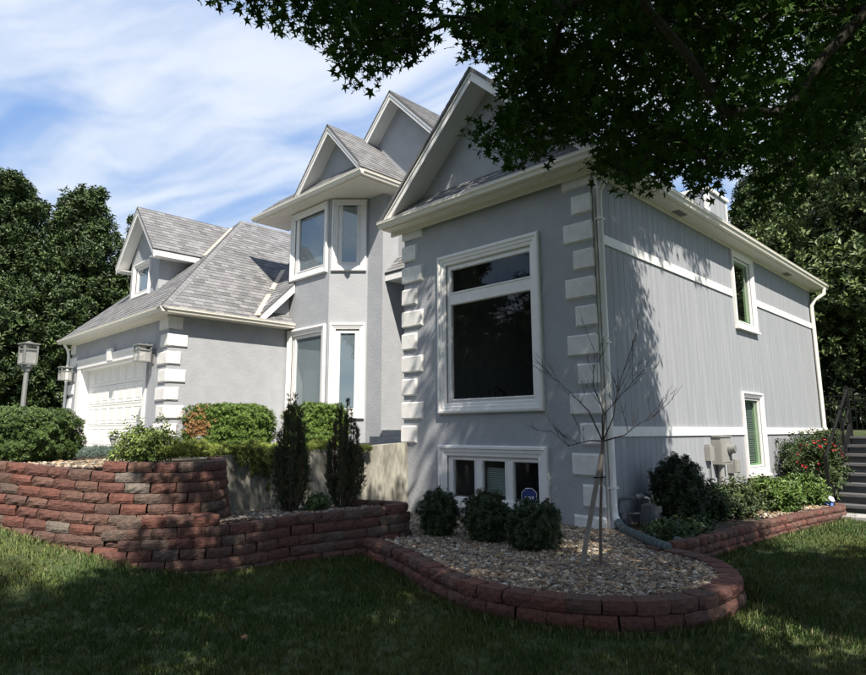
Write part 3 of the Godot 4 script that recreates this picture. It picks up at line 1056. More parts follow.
# rows of blocks along a path of the top front edge; the outward side lies to the right of the walking direction when flip is 1
func block_wall(wall: Node, path: Array, w: float, h: float, meshes: Array, rows: int, batter: float, flip: float, tones: Array, from_s := 0.0, to_s := 1e9, first_row := 0, floor_y := -1e9, floor_from := 0.0) -> void:
	var sm := smooth_path(path)
	var total := 0.0
	var at := [0.0]
	for i in sm.size() - 1:
		total += Vector2(sm[i + 1].x - sm[i].x, sm[i + 1].z - sm[i].z).length()
		at.append(total)
	for r in range(first_row, rows):
		var s := from_s + (w * 0.5 if r % 2 != 0 else 0.0) + rng.randf_range(-0.03, 0.03) + w * 0.5
		var k := 0
		while s < minf(total, to_s):
			while k < at.size() - 2 and at[k + 1] < s:
				k += 1
			var f: float = clampf((s - at[k]) / maxf(at[k + 1] - at[k], 1e-5), 0.0, 1.0)
			var p: Vector3 = sm[k].lerp(sm[k + 1], f)
			var i0 := maxi(k - 2, 0)
			var i1 := mini(k + 3, sm.size() - 1)
			var t: Vector3 = sm[i1] - sm[i0]
			var tilt := t.y / Vector2(t.x, t.z).length()
			t.y = 0.0
			t = t.normalized()
			var out := Vector3(-t.z, 0, t.x) * flip
			var width := w * rng.randf_range(0.93, 1.06)
			p += out * (batter * r + rng.randf_range(-0.009, 0.009)) - UP * (h * r)
			var skip := p.y < lawn_y(p.x, p.z) - 0.015 or (p.y < floor_y and s > floor_from)
			if not skip:
				var along := out.cross(UP).normalized() * -1.0
				var b := Basis(UP.cross(out), UP, out)
				b = Basis(out, atan(tilt) * (1.0 if b.x.dot(t) > 0 else -1.0) + rng.randf_range(-0.012, 0.012)) * b
				b = b * Basis(UP, rng.randf_range(-0.03, 0.03))
				b = b.scaled_local(Vector3(width / w, 1, 1))
				put("block", meshes[rng.randi() % meshes.size()], M["block_%d" % tones[rng.randi() % tones.size()]], Transform3D(b, p), wall)
			s += w


func grid_sheet(xs: Array, zs: Array, height: Callable) -> Acc:
	var a := Acc.new()
	for i in xs.size() - 1:
		for j in zs.size() - 1:
			var q := []
			for k in [[i, j], [i + 1, j], [i + 1, j + 1], [i, j + 1]]:
				q.append(Vector3(xs[k[0]], height.call(xs[k[0]], zs[k[1]]), zs[k[1]]))
			a.quad(q[0], q[1], q[2], q[3], UP)
	return a


func poly_sheet(poly: PackedVector2Array, height: Callable, cell := 0.25) -> Acc:
	# sheet over a plan outline, in small cells that follow height(x, z)
	var a := Acc.new()
	var lo := poly[0]
	var hi := poly[0]
	for p in poly:
		lo = lo.min(p)
		hi = hi.max(p)
	var x := lo.x
	while x < hi.x:
		var z := lo.y
		while z < hi.y:
			var c := PackedVector2Array([Vector2(x, z), Vector2(x + cell, z), Vector2(x + cell, z + cell), Vector2(x, z + cell)])
			for cut in Geometry2D.intersect_polygons(c, poly):
				var idx := Geometry2D.triangulate_polygon(cut)
				for i in range(0, idx.size(), 3):
					var q := []
					for k in 3:
						var p: Vector2 = cut[idx[i + k]]
						q.append(Vector3(p.x, height.call(p.x, p.y), p.y))
					a.tri(q[0], q[1], q[2], UP)
			z += cell
		x += cell
	return a


func scatter(called: String, mesh: Mesh, m: Material, where: Array, colors: Array, parent: Node = null) -> MultiMeshInstance3D:
	var mm := MultiMesh.new()
	mm.transform_format = MultiMesh.TRANSFORM_3D
	mm.use_colors = true
	mm.mesh = mesh
	mm.instance_count = where.size()
	for i in where.size():
		mm.set_instance_transform(i, where[i])
		mm.set_instance_color(i, colors[i])
	var o := MultiMeshInstance3D.new()
	o.name = numbered(called) if parent == null else called
	o.multimesh = mm
	o.material_override = m
	(self if parent == null else parent).add_child(o, true)
	stuff(o)
	return o


func pebble_mesh() -> ArrayMesh:
	var a := Acc.new()
	var ring := []
	for j in 3:
		var row := []
		for i in 6:
			var t := TAU * (i + 0.5 * (j % 2)) / 6
			var b: float = [-0.55, 0.05, 0.6][j]
			row.append(Vector3(cos(t) * cos(b), sin(b) * 0.75, sin(t) * cos(b)) * rng.randf_range(0.85, 1.12))
		ring.append(row)
	var top := Vector3(0.05, 0.72, 0)
	var bot := Vector3(0, -0.7, 0.04)
	for i in 6:
		var i2 := (i + 1) % 6
		for j in 2:
			a.tri(ring[j][i], ring[j][i2], ring[j + 1][i], ring[j][i] + ring[j + 1][i])
			a.tri(ring[j][i2], ring[j + 1][i2], ring[j + 1][i], ring[j][i2] + ring[j + 1][i])
		a.tri(ring[2][i], ring[2][i2], top, UP)
		a.tri(ring[0][i], ring[0][i2], bot, -UP)
	return a.mesh()


func gravel(called: String, label: String, poly: PackedVector2Array, height: Callable, per_m2: float, size: float) -> void:
	var lo := poly[0]
	var hi := poly[0]
	for p in poly:
		lo = lo.min(p)
		hi = hi.max(p)
	var n := int((hi.x - lo.x) * (hi.y - lo.y) * per_m2)
	var where := []
	var cols := []
	var tones := [Color(0.35, 0.30, 0.22), Color(0.23, 0.175, 0.115), Color(0.47, 0.43, 0.36), Color(0.15, 0.115, 0.085), Color(0.29, 0.20, 0.115), Color(0.24, 0.22, 0.19), Color(0.085, 0.065, 0.05), Color(0.32, 0.235, 0.15), Color(0.12, 0.10, 0.085)]
	for i in n:
		var p := Vector2(rng.randf_range(lo.x, hi.x), rng.randf_range(lo.y, hi.y))
		if not Geometry2D.is_point_in_polygon(p, poly):
			continue
		var s := size * exp(rng.randfn(0.0, 0.3))
		var b := Basis.from_euler(Vector3(rng.randf_range(-0.5, 0.5), rng.randf() * TAU, rng.randf_range(-0.5, 0.5))).scaled_local(Vector3(s * rng.randf_range(0.8, 1.4), s * rng.randf_range(0.6, 0.9), s))
		where.append(Transform3D(b, Vector3(p.x, height.call(p.x, p.y) + s * 0.35 + rng.randf() * 0.012, p.y)))
		var c: Color = tones[rng.randi() % tones.size()]
		cols.append(c * rng.randf_range(0.85, 1.35))
	var g := scatter(called, pebble_mesh(), M.pebble, where, cols)
	tag(g, label, "gravel")
	stuff(g)


var ring_f := []
var ring_r := []
var edges := []


func build_ground() -> void:
	var xs := []
	for v in [-900.0, -300.0, -120.0, -60.0, -35.0, -22.0, -14.0]:
		xs.append(v)
	var x := -10.0
	while x < 8.0:
		xs.append(x)
		x += 0.3
	for v in [8.0, 10.0, 13.0, 18.0, 26.0, 45.0, 90.0, 300.0, 900.0]:
		xs.append(v)
	var zs := []
	for v in [-900.0, -300.0, -120.0, -60.0, -40.0, -25.0, -18.0]:
		zs.append(v)
	x = -14.0
	while x < 12.0:
		zs.append(x)
		x += 0.3
	for v in [12.0, 16.0, 24.0, 45.0, 100.0, 300.0, 900.0]:
		zs.append(v)
	structure(obj("ground", grid_sheet(xs, zs, lawn_y), M.lawn))

	# upper terrace beside garage and bay
	var terrace := func(px: float, pz: float) -> float: return 1.21 + lump.get_noise_2d(px * 8.0, pz * 8.0) * 0.015
	var t_poly := PackedVector2Array([Vector2(-4.40, -2.4), Vector2(-4.40, 3.9), Vector2(-3.5, 4.4), Vector2(-3.15, 4.8), Vector2(-3.2, 5.35), Vector2(-3.75, 6.05), Vector2(-4.75, 6.72), Vector2(-6.6, 8.0), Vector2(-8.2, 9.0), Vector2(-11.8, 9.0), Vector2(-11.8, 2.0), Vector2(-11.3, 2.0), Vector2(-11.3, -1.6), Vector2(-8.4, -2.4)])
	structure(obj("terrace_ground", poly_sheet(t_poly, terrace, 0.6), M.soil))
	var a := Acc.new()
	a.box(Vector3(-19.2, 0.9, 2.0), Vector3(-11.8, 1.215, 13.0))
	structure(obj("driveway", a, M.slab))
	a = Acc.new()
	a.box(Vector3(-7.2, 1.2, -0.9), Vector3(-4.6, 1.245, 3.6))
	structure(obj("garden_path", a, M.slab))

	# --- walls of stacked blocks
	var stones := block_meshes(0.30, 0.123, 0.2, 6)
	var small := block_meshes(0.19, 0.10, 0.16, 5)
	var red := [0, 0, 1, 1, 2, 3, 3, 3, 2, 0, 4, 5]
	var dull := [1, 2, 2, 3, 4, 1]
	var u_path := [Vector3(-8.3, 1.42, 9.15), Vector3(-6.5, 1.40, 7.95), Vector3(-4.55, 1.295, 6.78), Vector3(-3.92, 1.235, 6.36), Vector3(-3.40, 1.185, 5.95), Vector3(-3.05, 1.165, 5.50), Vector3(-2.80, 1.165, 5.05), Vector3(-2.86, 1.165, 4.72), Vector3(-3.10, 1.165, 4.48), Vector3(-3.5, 1.165, 4.25), Vector3(-4.25, 1.165, 3.95)]
	var w := thing("retaining_wall", "tall curved red block retaining wall at left holding up the terrace", "retaining wall")
	block_wall(w, u_path, 0.30, 0.123, stones, 9, 0.016, 1.0, red, 0.0, 1e9, 0, 0.40, 6.55)
	# one more course on the right half
	block_wall(w, u_path, 0.30, 0.123, stones, 0, 0.016, 1.0, red, 5.72, 1e9, -1)
	var l_path := [Vector3(-3.22, 0.515, 5.93), Vector3(-2.78, 0.535, 5.52), Vector3(-2.42, 0.545, 4.98), Vector3(-2.30, 0.555, 4.5), Vector3(-2.27, 0.57, 4.14), Vector3(-2.22, 0.585, 3.9), Vector3(-2.03, 0.605, 3.4), Vector3(-1.83, 0.63, 2.92), Vector3(-1.72, 0.655, 2.62), Vector3(-1.76, 0.655, 2.38), Vector3(-1.98, 0.655, 2.27), Vector3(-2.35, 0.655, 2.36), Vector3(-2.7, 0.655, 2.5)]
	w = thing("retaining_wall", "lower planter wall of red blocks below the two dark upright shrubs", "retaining wall")
	block_wall(w, l_path, 0.30, 0.123, stones, 6, 0.012, 1.0, dull)
	block_wall(w, l_path, 0.30, 0.123, stones, 0, 0.012, 1.0, red, 0.0, 1.25, -1)
	var f_path := [Vector3(-2.25, 0.235, 2.62), Vector3(-2.10, 0.24, 2.98), Vector3(-1.5, 0.245, 3.20), Vector3(-0.78, 0.25, 3.45), Vector3(0.31, 0.25, 3.90), Vector3(0.96, 0.25, 4.04), Vector3(1.40, 0.25, 4.0), Vector3(1.80, 0.25, 3.88), Vector3(2.22, 0.25, 3.6), Vector3(2.55, 0.25, 3.12), Vector3(2.66, 0.25, 2.5), Vector3(2.58, 0.25, 1.96), Vector3(2.28, 0.25, 1.45), Vector3(1.85, 0.25, 1.08), Vector3(1.25, 0.25, 0.86)]
	w = thing("garden_edging_wall", "low curved dark red block edging round the front gravel bed", "edging wall")
	block_wall(w, f_path, 0.30, 0.118, block_meshes(0.30, 0.118, 0.22, 6), 3, 0.010, 1.0, [1, 1, 2, 0, 3])
	var r_path := [Vector3(1.42, 0.29, 0.78), Vector3(1.50, 0.29, 0.4), Vector3(1.58, 0.295, -0.9), Vector3(1.66, 0.30, -2.0), Vector3(1.78, 0.31, -3.0), Vector3(1.95, 0.32, -4.1), Vector3(2.05, 0.325, -4.7), Vector3(1.95, 0.33, -5.1), Vector3(1.6, 0.33, -5.3)]
	w = thing("garden_edging_wall", "low straight red block edging along the side bed with the rose", "edging wall")
	block_wall(w, r_path, 0.19, 0.10, small, 3, 0.008, 1.0, [0, 1, 3, 3, 2])
	edges = [smooth_path(u_path, 0.15), smooth_path(l_path.slice(0, 9), 0.15), smooth_path(f_path.slice(1), 0.15), smooth_path(r_path, 0.15)]
	ring_f = smooth_path(f_path, 0.15)
	ring_r = smooth_path(r_path, 0.15)

	# --- beds
	var bed := PackedVector2Array([Vector2(-4.3, 0.0), Vector2(-4.3, 2.6)])
	for p in ring_f:
		bed.append(Vector2(p.x, p.z) + (Vector2(0.2, 2.0) - Vector2(p.x, p.z)).normalized() * 0.12)
	bed.append(Vector2(0.5, 0.30))
	bed.append(Vector2(0.2, 0.0))
	structure(obj("gravel_bed", poly_sheet(bed, func(px: float, pz: float) -> float: return bed_y(px, pz) - 0.012, 0.3), M.gravel_bed))
	gravel("gravel", "tan river gravel covering the front bed round the clipped shrubs", bed, bed_y, 2600.0, 0.0145)
	var pl := PackedVector2Array([Vector2(-4.3, 2.5), Vector2(-2.1, 2.45), Vector2(-1.95, 2.7), Vector2(-2.2, 3.45), Vector2(-2.5, 4.2), Vector2(-2.55, 5.0), Vector2(-2.9, 5.5), Vector2(-3.15, 5.75), Vector2(-2.95, 4.6), Vector2(-3.5, 4.15), Vector2(-4.3, 3.9)])
	var pl_y := func(px: float, pz: float) -> float: return lerpf(0.57, 0.43, clampf((-px - 2.3) / 1.8, 0.0, 1.0)) + lump.get_noise_2d(px * 30.0, pz * 30.0) * 0.02
	structure(obj("gravel_bed", poly_sheet(pl, func(px: float, pz: float) -> float: return pl_y.call(px, pz) - 0.012, 0.3), M.gravel_bed))
	gravel("gravel", "brown gravel in the planter below the concrete wall", pl, pl_y, 1500.0, 0.016)
	var tp := PackedVector2Array([Vector2(-3.75, 5.4), Vector2(-3.65, 5.95), Vector2(-4.75, 6.68), Vector2(-6.4, 7.75), Vector2(-6.8, 7.2), Vector2(-5.6, 5.2), Vector2(-4.6, 4.9)])
	gravel("gravel", "pale sunlit gravel on the terrace behind the tall block wall", tp, func(px: float, pz: float) -> float: return 1.215, 1300.0, 0.022)
	var side := PackedVector2Array([Vector2(0.0, 0.0), Vector2(0.5, 0.3), Vector2(1.2, 0.85)])
	for p in ring_r:
		side.append(Vector2(p.x - 0.1, p.z))
	side.append(Vector2(0.0, -5.4))
	structure(obj("planting_bed", poly_sheet(side, func(px: float, pz: float) -> float: return 0.215 + 0.012 * -pz, 0.4), M.soil))
	var sg := PackedVector2Array([Vector2(0.3, -2.6), Vector2(1.5, -2.6), Vector2(1.85, -4.6), Vector2(1.5, -5.2), Vector2(0.3, -5.2)])
	gravel("gravel", "pale gravel strip in the side bed under the small green shrubs", sg, func(px: float, pz: float) -> float: return 0.222 + 0.012 * -pz, 900.0, 0.018)

	# --- concrete wall beside the planter
	a = Acc.new()
	a.prism([Vector3(-4.3, -0.2, -0.01), Vector3(-4.3, -0.2, 3.95), Vector3(-4.3, 1.30, 3.95), Vector3(-4.3, 1.36, 1.6), Vector3(-4.3, 1.44, -0.01)], Vector3(-0.2, 0, 0))
	var cw := obj("concrete_wall", a, M.concrete)
	tag(cw, "stained bare concrete wall between the planter and the entrance terrace", "wall")
	# entrance steps
	var st := thing("entrance_steps", "grey stone entrance steps tucked behind the wing's corner", "steps")
	for k in 2:
		a = Acc.new()
		a.box(Vector3(-7.8, 1.21, -2.34 + k * 0.42), Vector3(-4.46, 1.535 - k * 0.16, -1.925 + k * 0.42))
		obj("step", a, M.step_stone, st)
	# red brick edging of the terrace beds
	var eg := thing("brick_edging", "thin line of red bricks edging the terrace bed by the garage corner", "edging")
	var bm := Acc.new()
	bm.box(Vector3(-0.1, 0, -0.05), Vector3(0.1, 0.11, 0.05))
	var bmesh := bm.mesh()
	for k in 20:
		var p := Vector3(-9.6, 1.2, 3.9).lerp(Vector3(-6.9, 1.2, 1.9), k / 19.0)
		put("brick", bmesh, M["block_%d" % [0, 1, 3][k % 3]], Transform3D(Basis(UP, 0.64 + rng.randf_range(-0.05, 0.05)), p + UP * rng.randf_range(-0.01, 0.01)), eg)


func build_grass() -> void:
	var a := Acc.new()
	for k in 7:
		var ang := rng.randf() * TAU
		var o := Vector3(cos(ang), 0, sin(ang)) * rng.randf_range(0.0, 0.022)
		var lean := Vector3(cos(ang + rng.randf_range(-0.8, 0.8)), 0, sin(ang + rng.randf_range(-0.8, 0.8))) * rng.randf_range(0.012, 0.04)
		var s := Vector3(-sin(ang), 0, cos(ang)).rotated(UP, rng.randf_range(-1, 1)) * rng.randf_range(0.0017, 0.0026)
		var hh := rng.randf_range(0.028, 0.048)
		var mid := o + lean * 0.4 + UP * hh * 0.6
		var tip := o + lean + UP * hh
		var nn := (UP * 0.6 + lean.normalized()).normalized()
		a.tri_n(o - s, o + s, mid + s * 0.8, nn, nn, nn)
		a.tri_n(o - s, mid + s * 0.8, mid - s * 0.8, nn, nn, nn)
		a.tri_n(mid - s * 0.8, mid + s * 0.8, tip, nn, nn, nn)
	var mesh := a.mesh()
	var where := []
	var cols := []
	var keep := PackedVector2Array()
	for p in ring_f:
		keep.append(Vector2(p.x, p.z))
	keep.append(Vector2(0, 0))
	keep.append(Vector2(-4.4, 0))
	keep.append(Vector2(-4.4, 3))
	var far := PackedVector2Array([Vector2(-1.95, 2.4), Vector2(-1.75, 2.75), Vector2(-2.15, 3.8), Vector2(-2.38, 4.8), Vector2(-3.2, 5.9), Vector2(-4.6, 6.75), Vector2(-9, 9.4), Vector2(-9, 2)])
	var right := PackedVector2Array()
	for p in ring_r:
		right.append(Vector2(p.x, p.z))
	right.append(Vector2(0, -6))
	right.append(Vector2(0, 0.8))
	var patch := FastNoiseLite.new()
	patch.seed = 77
	patch.frequency = 0.35
	for i in 150000:
		var p := Vector2(rng.randf_range(-7.0, 6.5), rng.randf_range(-6.0, 9.2))
		if p.y < 0.0 and p.x < 0.0:
			continue
		if Geometry2D.is_point_in_polygon(p, keep) or Geometry2D.is_point_in_polygon(p, far) or Geometry2D.is_point_in_polygon(p, right):
			continue
		var s := rng.randf_range(0.7, 1.25) * (1.0 + 0.45 * patch.get_noise_2d(p.x * 3.0 + 50.0, p.y * 3.0))
		where.append(Transform3D(Basis(UP, rng.randf() * TAU).scaled_local(Vector3(s * 1.15, s, s * 1.15)), Vector3(p.x, lawn_y(p.x, p.y) - 0.004, p.y)))
		var t := clampf(patch.get_noise_2d(p.x, p.y) * 0.9 + 0.35 + rng.randf_range(-0.25, 0.25), 0.0, 1.0)
		var c := Color(0.050, 0.108, 0.016).lerp(Color(0.138, 0.165, 0.036), t)
		if rng.randf() < 0.06:
			c = Color(0.18, 0.145, 0.065)
		cols.append(c * rng.randf_range(0.75, 1.2))
	# longer tufts left standing along the foot of the walls
	for path in edges:
		for i in path.size() - 1:
			for k in 9:
				var e: Vector3 = path[i].lerp(path[i + 1], rng.randf())
				var t: Vector3 = path[i + 1] - path[i]
				var o := Vector3(-t.z, 0, t.x).normalized() * rng.randf_range(0.07, 0.17)
				var p := Vector2(e.x + o.x, e.z + o.z)
				if p.y < -0.5 and p.x < 1.2:
					continue
				var s := rng.randf_range(1.0, 1.9)
				where.append(Transform3D(Basis(UP, rng.randf() * TAU).scaled_local(Vector3(s, s * 1.15, s)), Vector3(p.x, lawn_y(p.x, p.y) - 0.004, p.y)))
				cols.append(Color(0.05, 0.095, 0.018).lerp(Color(0.13, 0.14, 0.04), rng.randf()) * rng.randf_range(0.7, 1.15))
	var g := scatter("lawn_grass", mesh, M.grass, where, cols)
	tag(g, "short green lawn grass in front of the block walls", "grass")
	stuff(g)


# ---------------------------------------------------------------- plants
func leaf(a: Acc, o: Vector3, d: Vector3, n: Vector3, length: float, width: float, fold := 0.25) -> void:
	# pointed leaf folded along its midrib
	var s := d.cross(n).normalized() * width * 0.5
	var m := o + d * length * 0.45
	var tip := o + d * length - n * length * 0.12
	var up := n * width * fold
	a.tri(o, m + s + up, tip, n)
	a.tri(o, m - s + up, tip, n)


func sprig_mesh(count: int, reach: float, length: float, width: float) -> ArrayMesh:
	var a := Acc.new()
	for k in count:
		var t := float(k) / count
		var ang := k * 2.4 + rng.randf_range(-0.4, 0.4)
		var d := Vector3(cos(ang), rng.randf_range(0.2, 1.0), sin(ang)).normalized()
		var n := (UP + Vector3(rng.randf_range(-0.5, 0.5), 0, rng.randf_range(-0.5, 0.5))).normalized()
		n = (n - d * n.dot(d)).normalized()
		leaf(a, Vector3(0, reach * (t - 0.5), 0) + d * 0.2 * length, d, n, length * rng.randf_range(0.8, 1.2), width)
	return a.mesh()


func needle_mesh(count: int, reach: float) -> ArrayMesh:
	var a := Acc.new()
	for k in count:
		var ang := rng.randf() * TAU
		var d := Vector3(cos(ang) * 0.55, rng.randf_range(0.6, 1.2), sin(ang) * 0.55).normalized()
		var n := d.cross(Vector3(-sin(ang), 0.1, cos(ang))).normalized()
		leaf(a, d * rng.randf_range(0, 0.3) * reach, d, n, reach * rng.randf_range(0.5, 0.9), reach * 0.09, 0.1)
	return a.mesh()


func star_mesh(size: float) -> ArrayMesh:
	# five pointed sweetgum leaf with a stalk
	var a := Acc.new()
	var pts := []
	for k in 5:
		var ang := deg_to_rad(-128.0 + k * 64.0)
		var r: float = [0.78, 0.95, 1.05, 0.95, 0.78][k] * size * 0.58
		pts.append(Vector3(sin(ang) * r, -0.12 * r, cos(ang) * r))
		if k < 4:
			var b := ang + deg_to_rad(32.0)
			pts.append(Vector3(sin(b), 0.08, cos(b)) * size * 0.22)
	var heart := Vector3(0, 0, -size * 0.14)
	for i in pts.size() - 1:
		a.tri(heart, pts[i], pts[i + 1], UP)
	a.tri(heart, heart + Vector3(0.0015, 0, -size * 0.55), heart + Vector3(-0.0015, -0.01, -size * 0.55), UP)
	return a.mesh()


var sprigs := {}


func aim(n: Vector3) -> Basis:
	# a basis whose y axis is n, turned at random
	var x := n.cross(Vector3(0.3, 0.2, 1)).normalized()
	return Basis(x, n, x.cross(n)) * Basis(UP, rng.randf() * TAU)


# a rounded bush: sprigs spread through the outer part of a lumpy ellipsoid, a core of twigs inside
func bush(called: String, label: String, category: String, at: Vector3, r: Vector3, sprig: String, count: int, dark: Color, light: Color, square := 2.0, group := "", rough := 0.16, turn := 0.0, size := 1.0) -> Node3D:
	var t := thing(called, label, category, at, turn, group)
	var stem := Acc.new()
	for k in 9:
		var d := Vector3(rng.randf_range(-0.55, 0.55) * r.x, r.y * rng.randf_range(1.1, 1.7), rng.randf_range(-0.55, 0.55) * r.z)
		stem.tube([Vector3(d.x * 0.15, -0.08, d.z * 0.15), d * 0.5, d], [0.012, 0.009, 0.004], 5)
	obj("stem", stem, M.twig, t)
	var where := []
	var cols := []
	for i in count:
		var u := Vector3(rng.randfn(0, 1), rng.randfn(0, 1), rng.randfn(0, 1)).normalized()
		var k := pow(pow(absf(u.x), square) + pow(absf(u.y), square) + pow(absf(u.z), square), -1.0 / square)
		var wob := 1.0 + rough * lump.get_noise_3d((u.x + at.x * 3.0) * 90.0, u.y * 90.0, (u.z + at.z * 3.0) * 90.0) * 2.0
		var deep := 1.0 - 0.42 * pow(rng.randf(), 1.7)
		var p := u * k * r * wob * deep
		p.y += r.y
		if p.y < 0.0:
			p.y = rng.randf() * 0.1
		var n := (u + UP * 0.5 + Vector3(rng.randf_range(-0.6, 0.6), rng.randf_range(-0.4, 0.6), rng.randf_range(-0.6, 0.6))).normalized()
		where.append(Transform3D(aim(n).scaled_local(Vector3.ONE * rng.randf_range(0.8, 1.25) * size), p))
		cols.append(dark.lerp(light, clampf(rng.randfn(0.4, 0.3), 0.0, 1.0)))
	scatter("foliage", sprigs[sprig], M.leaf, where, cols, t)
	return t


func upright_shrub(label: String, at: Vector3, height: float, rad: float) -> void:
	# a bundle of upright plumes of needles, each on a stem of its own
	var t := thing("conifer_shrub", label, "shrub", at, 0.0, "upright shrubs in the planter")
	var stem := Acc.new()
	var where := []
	var cols := []
	for k in 24:
		var ang := k * 2.4 + rng.randf_range(-0.3, 0.3)
		var out := sqrt((k + 0.5) / 24.0)
		var d := Vector3(cos(ang), 0, sin(ang)) * rad * out
		var top := height * (1.0 - 0.52 * out * out + rng.randf_range(-0.09, 0.07))
		var foot := Vector3(d.x * 0.22, -0.06, d.z * 0.22)
		var belly := Vector3(d.x * 0.95, top * rng.randf_range(0.42, 0.55), d.z * 0.95)
		var tip := Vector3(d.x * rng.randf_range(0.75, 1.1), top, d.z * rng.randf_range(0.75, 1.1))
		stem.tube([foot, belly, tip], [0.012, 0.008, 0.003], 5)
		var brown := rng.randf() < 0.3
		for i in 150:
			var v := pow(rng.randf(), 0.8)
			var p := foot.lerp(belly, 0.35 + v * 1.3) if v < 0.5 else belly.lerp(tip, v * 2.0 - 1.0)
			var fat := 0.085 * (1.05 - v * 0.8)
			p += Vector3(rng.randfn(0, 0.5), rng.randfn(0, 0.6), rng.randfn(0, 0.5)) * fat
			var n := (tip - belly).normalized() * 1.2 + Vector3(rng.randf_range(-0.9, 0.9), rng.randf_range(0.0, 0.6), rng.randf_range(-0.9, 0.9))
			where.append(Transform3D(aim(n.normalized()).scaled_local(Vector3(0.8, 1.15, 0.8) * rng.randf_range(0.7, 1.25)), p))
			var c := Color(0.030, 0.046, 0.020).lerp(Color(0.080, 0.095, 0.040), rng.randf())
			if rng.randf() < (0.45 if brown else 0.08):
				c = Color(0.13, 0.08, 0.042)
			cols.append(c)
	obj("stem", stem, M.twig, t)
	scatter("foliage", sprigs.needle, M.needle, where, cols, t)


# a low spreading mat of foliage following an outline
func ground_cover(called: String, label: String, category: String, poly: PackedVector2Array, height: Callable, count: int, dark: Color, light: Color, thick: float, sprig := "juniper") -> void:
	var lo := poly[0]
	var hi := poly[0]
	for p in poly:
		lo = lo.min(p)
		hi = hi.max(p)
	var mid := (lo + hi) * 0.5
	var t := thing(called, label, category, Vector3(mid.x, height.call(mid.x, mid.y), mid.y))
	var where := []
	var cols := []
	while where.size() < count:
		var p := Vector2(rng.randf_range(lo.x, hi.x), rng.randf_range(lo.y, hi.y))
		if not Geometry2D.is_point_in_polygon(p, poly):
			continue
		var bump := 0.5 + 0.5 * lump.get_noise_2d(p.x * 45.0, p.y * 45.0) * 2.0
		var y: float = height.call(p.x, p.y) + thick * clampf(bump, 0.15, 1.2) * pow(rng.randf(), 0.5)
		var n := Vector3(rng.randf_range(-1, 1), rng.randf_range(0.3, 1.2), rng.randf_range(-1, 1)).normalized()
		where.append(Transform3D(aim(n).scaled_local(Vector3.ONE * rng.randf_range(0.8, 1.3)), Vector3(p.x, y, p.y) - t.position))
		cols.append(dark.lerp(light, clampf(rng.randfn(0.5, 0.3), 0.0, 1.0)))
	scatter("foliage", sprigs[sprig], M.leaf, where, cols, t)


func broad_tree(called: String, label: String, at: Vector3, height: float, base: float, rad: float, count: int, dark: Color, light: Color, group: String, seed_: int, cone := 0.0, size := 1.0) -> void:
	var t := thing(called, label, "tree", at, 0.0, group)
	var r := RandomNumberGenerator.new()
	r.seed = seed_
	# clumps on limbs that leave the trunk
	var clumps := []
	var wood := Acc.new()
	wood.tube([Vector3(0, -0.3, 0), Vector3(0.05, height * 0.3, 0.03), Vector3(-0.05, height * 0.6, 0), Vector3(0.02, height * 0.88, 0.04)], [height * 0.022, height * 0.018, height * 0.011, 0.03], 8)
	var n_limb := int(height * 7.0)
	for k in n_limb:
		var v := base / height + (1.0 - base / height) * pow((k + 0.5) / n_limb, 0.85)
		var prof := sin(PI * pow(clampf((v - base / height) / (1.0 - base / height), 0.0, 1.0) * (1.0 - cone * 0.35) + 0.12, 0.75))
		prof = maxf(prof, 0.12) * lerpf(1.0, minf(1.15, 1.5 * pow(1.0 - v, 0.6) + 0.08), cone)
		var ang := k * 2.399 + r.randf_range(-0.4, 0.4)
		var d := Vector3(cos(ang), 0, sin(ang))
		var reach := rad * prof * r.randf_range(0.62, 1.05)
		var p0 := Vector3(0, height * maxf(v - 0.10, base / height * 0.7), 0)
		var p1 := Vector3(0, height * v, 0) + d * reach
		wood.tube([p0, p0.lerp(p1, 0.5) + UP * 0.2, p1], [0.05, 0.03, 0.01], 5, false)
		var cs := rad * 0.30 * r.randf_range(0.75, 1.2)
		clumps.append([p1, cs])
		clumps.append([p0.lerp(p1, 0.62) + UP * 0.15, cs * 0.9])
		if r.randf() < 0.6:
			clumps.append([p1 + Vector3(r.randf_range(-1, 1), r.randf_range(0.1, 0.9), r.randf_range(-1, 1)) * cs, cs * 0.6])
	obj("trunk", wood, M.bark, t)
	var where := []
	var cols := []
	for i in count:
		var c: Array = clumps[r.randi() % clumps.size()]
		var u := Vector3(r.randfn(0, 1), r.randfn(0, 1) * 0.8, r.randfn(0, 1)).normalized()
		var p: Vector3 = c[0] + u * c[1] * (1.0 - 0.5 * r.randf() * r.randf()) * Vector3(1, 0.8, 1)
		var n := (u * 0.7 + UP * 0.7 + Vector3(r.randf_range(-0.5, 0.5), r.randf_range(-0.3, 0.3), r.randf_range(-0.5, 0.5))).normalized()
		where.append(Transform3D(aim(n).scaled_local(Vector3.ONE * r.randf_range(0.75, 1.3) * size), p))
		cols.append(dark.lerp(light, clampf(r.randfn(0.45, 0.3), 0.0, 1.0)))
	scatter("crown", sprigs.tree, M.leaf, where, cols, t)


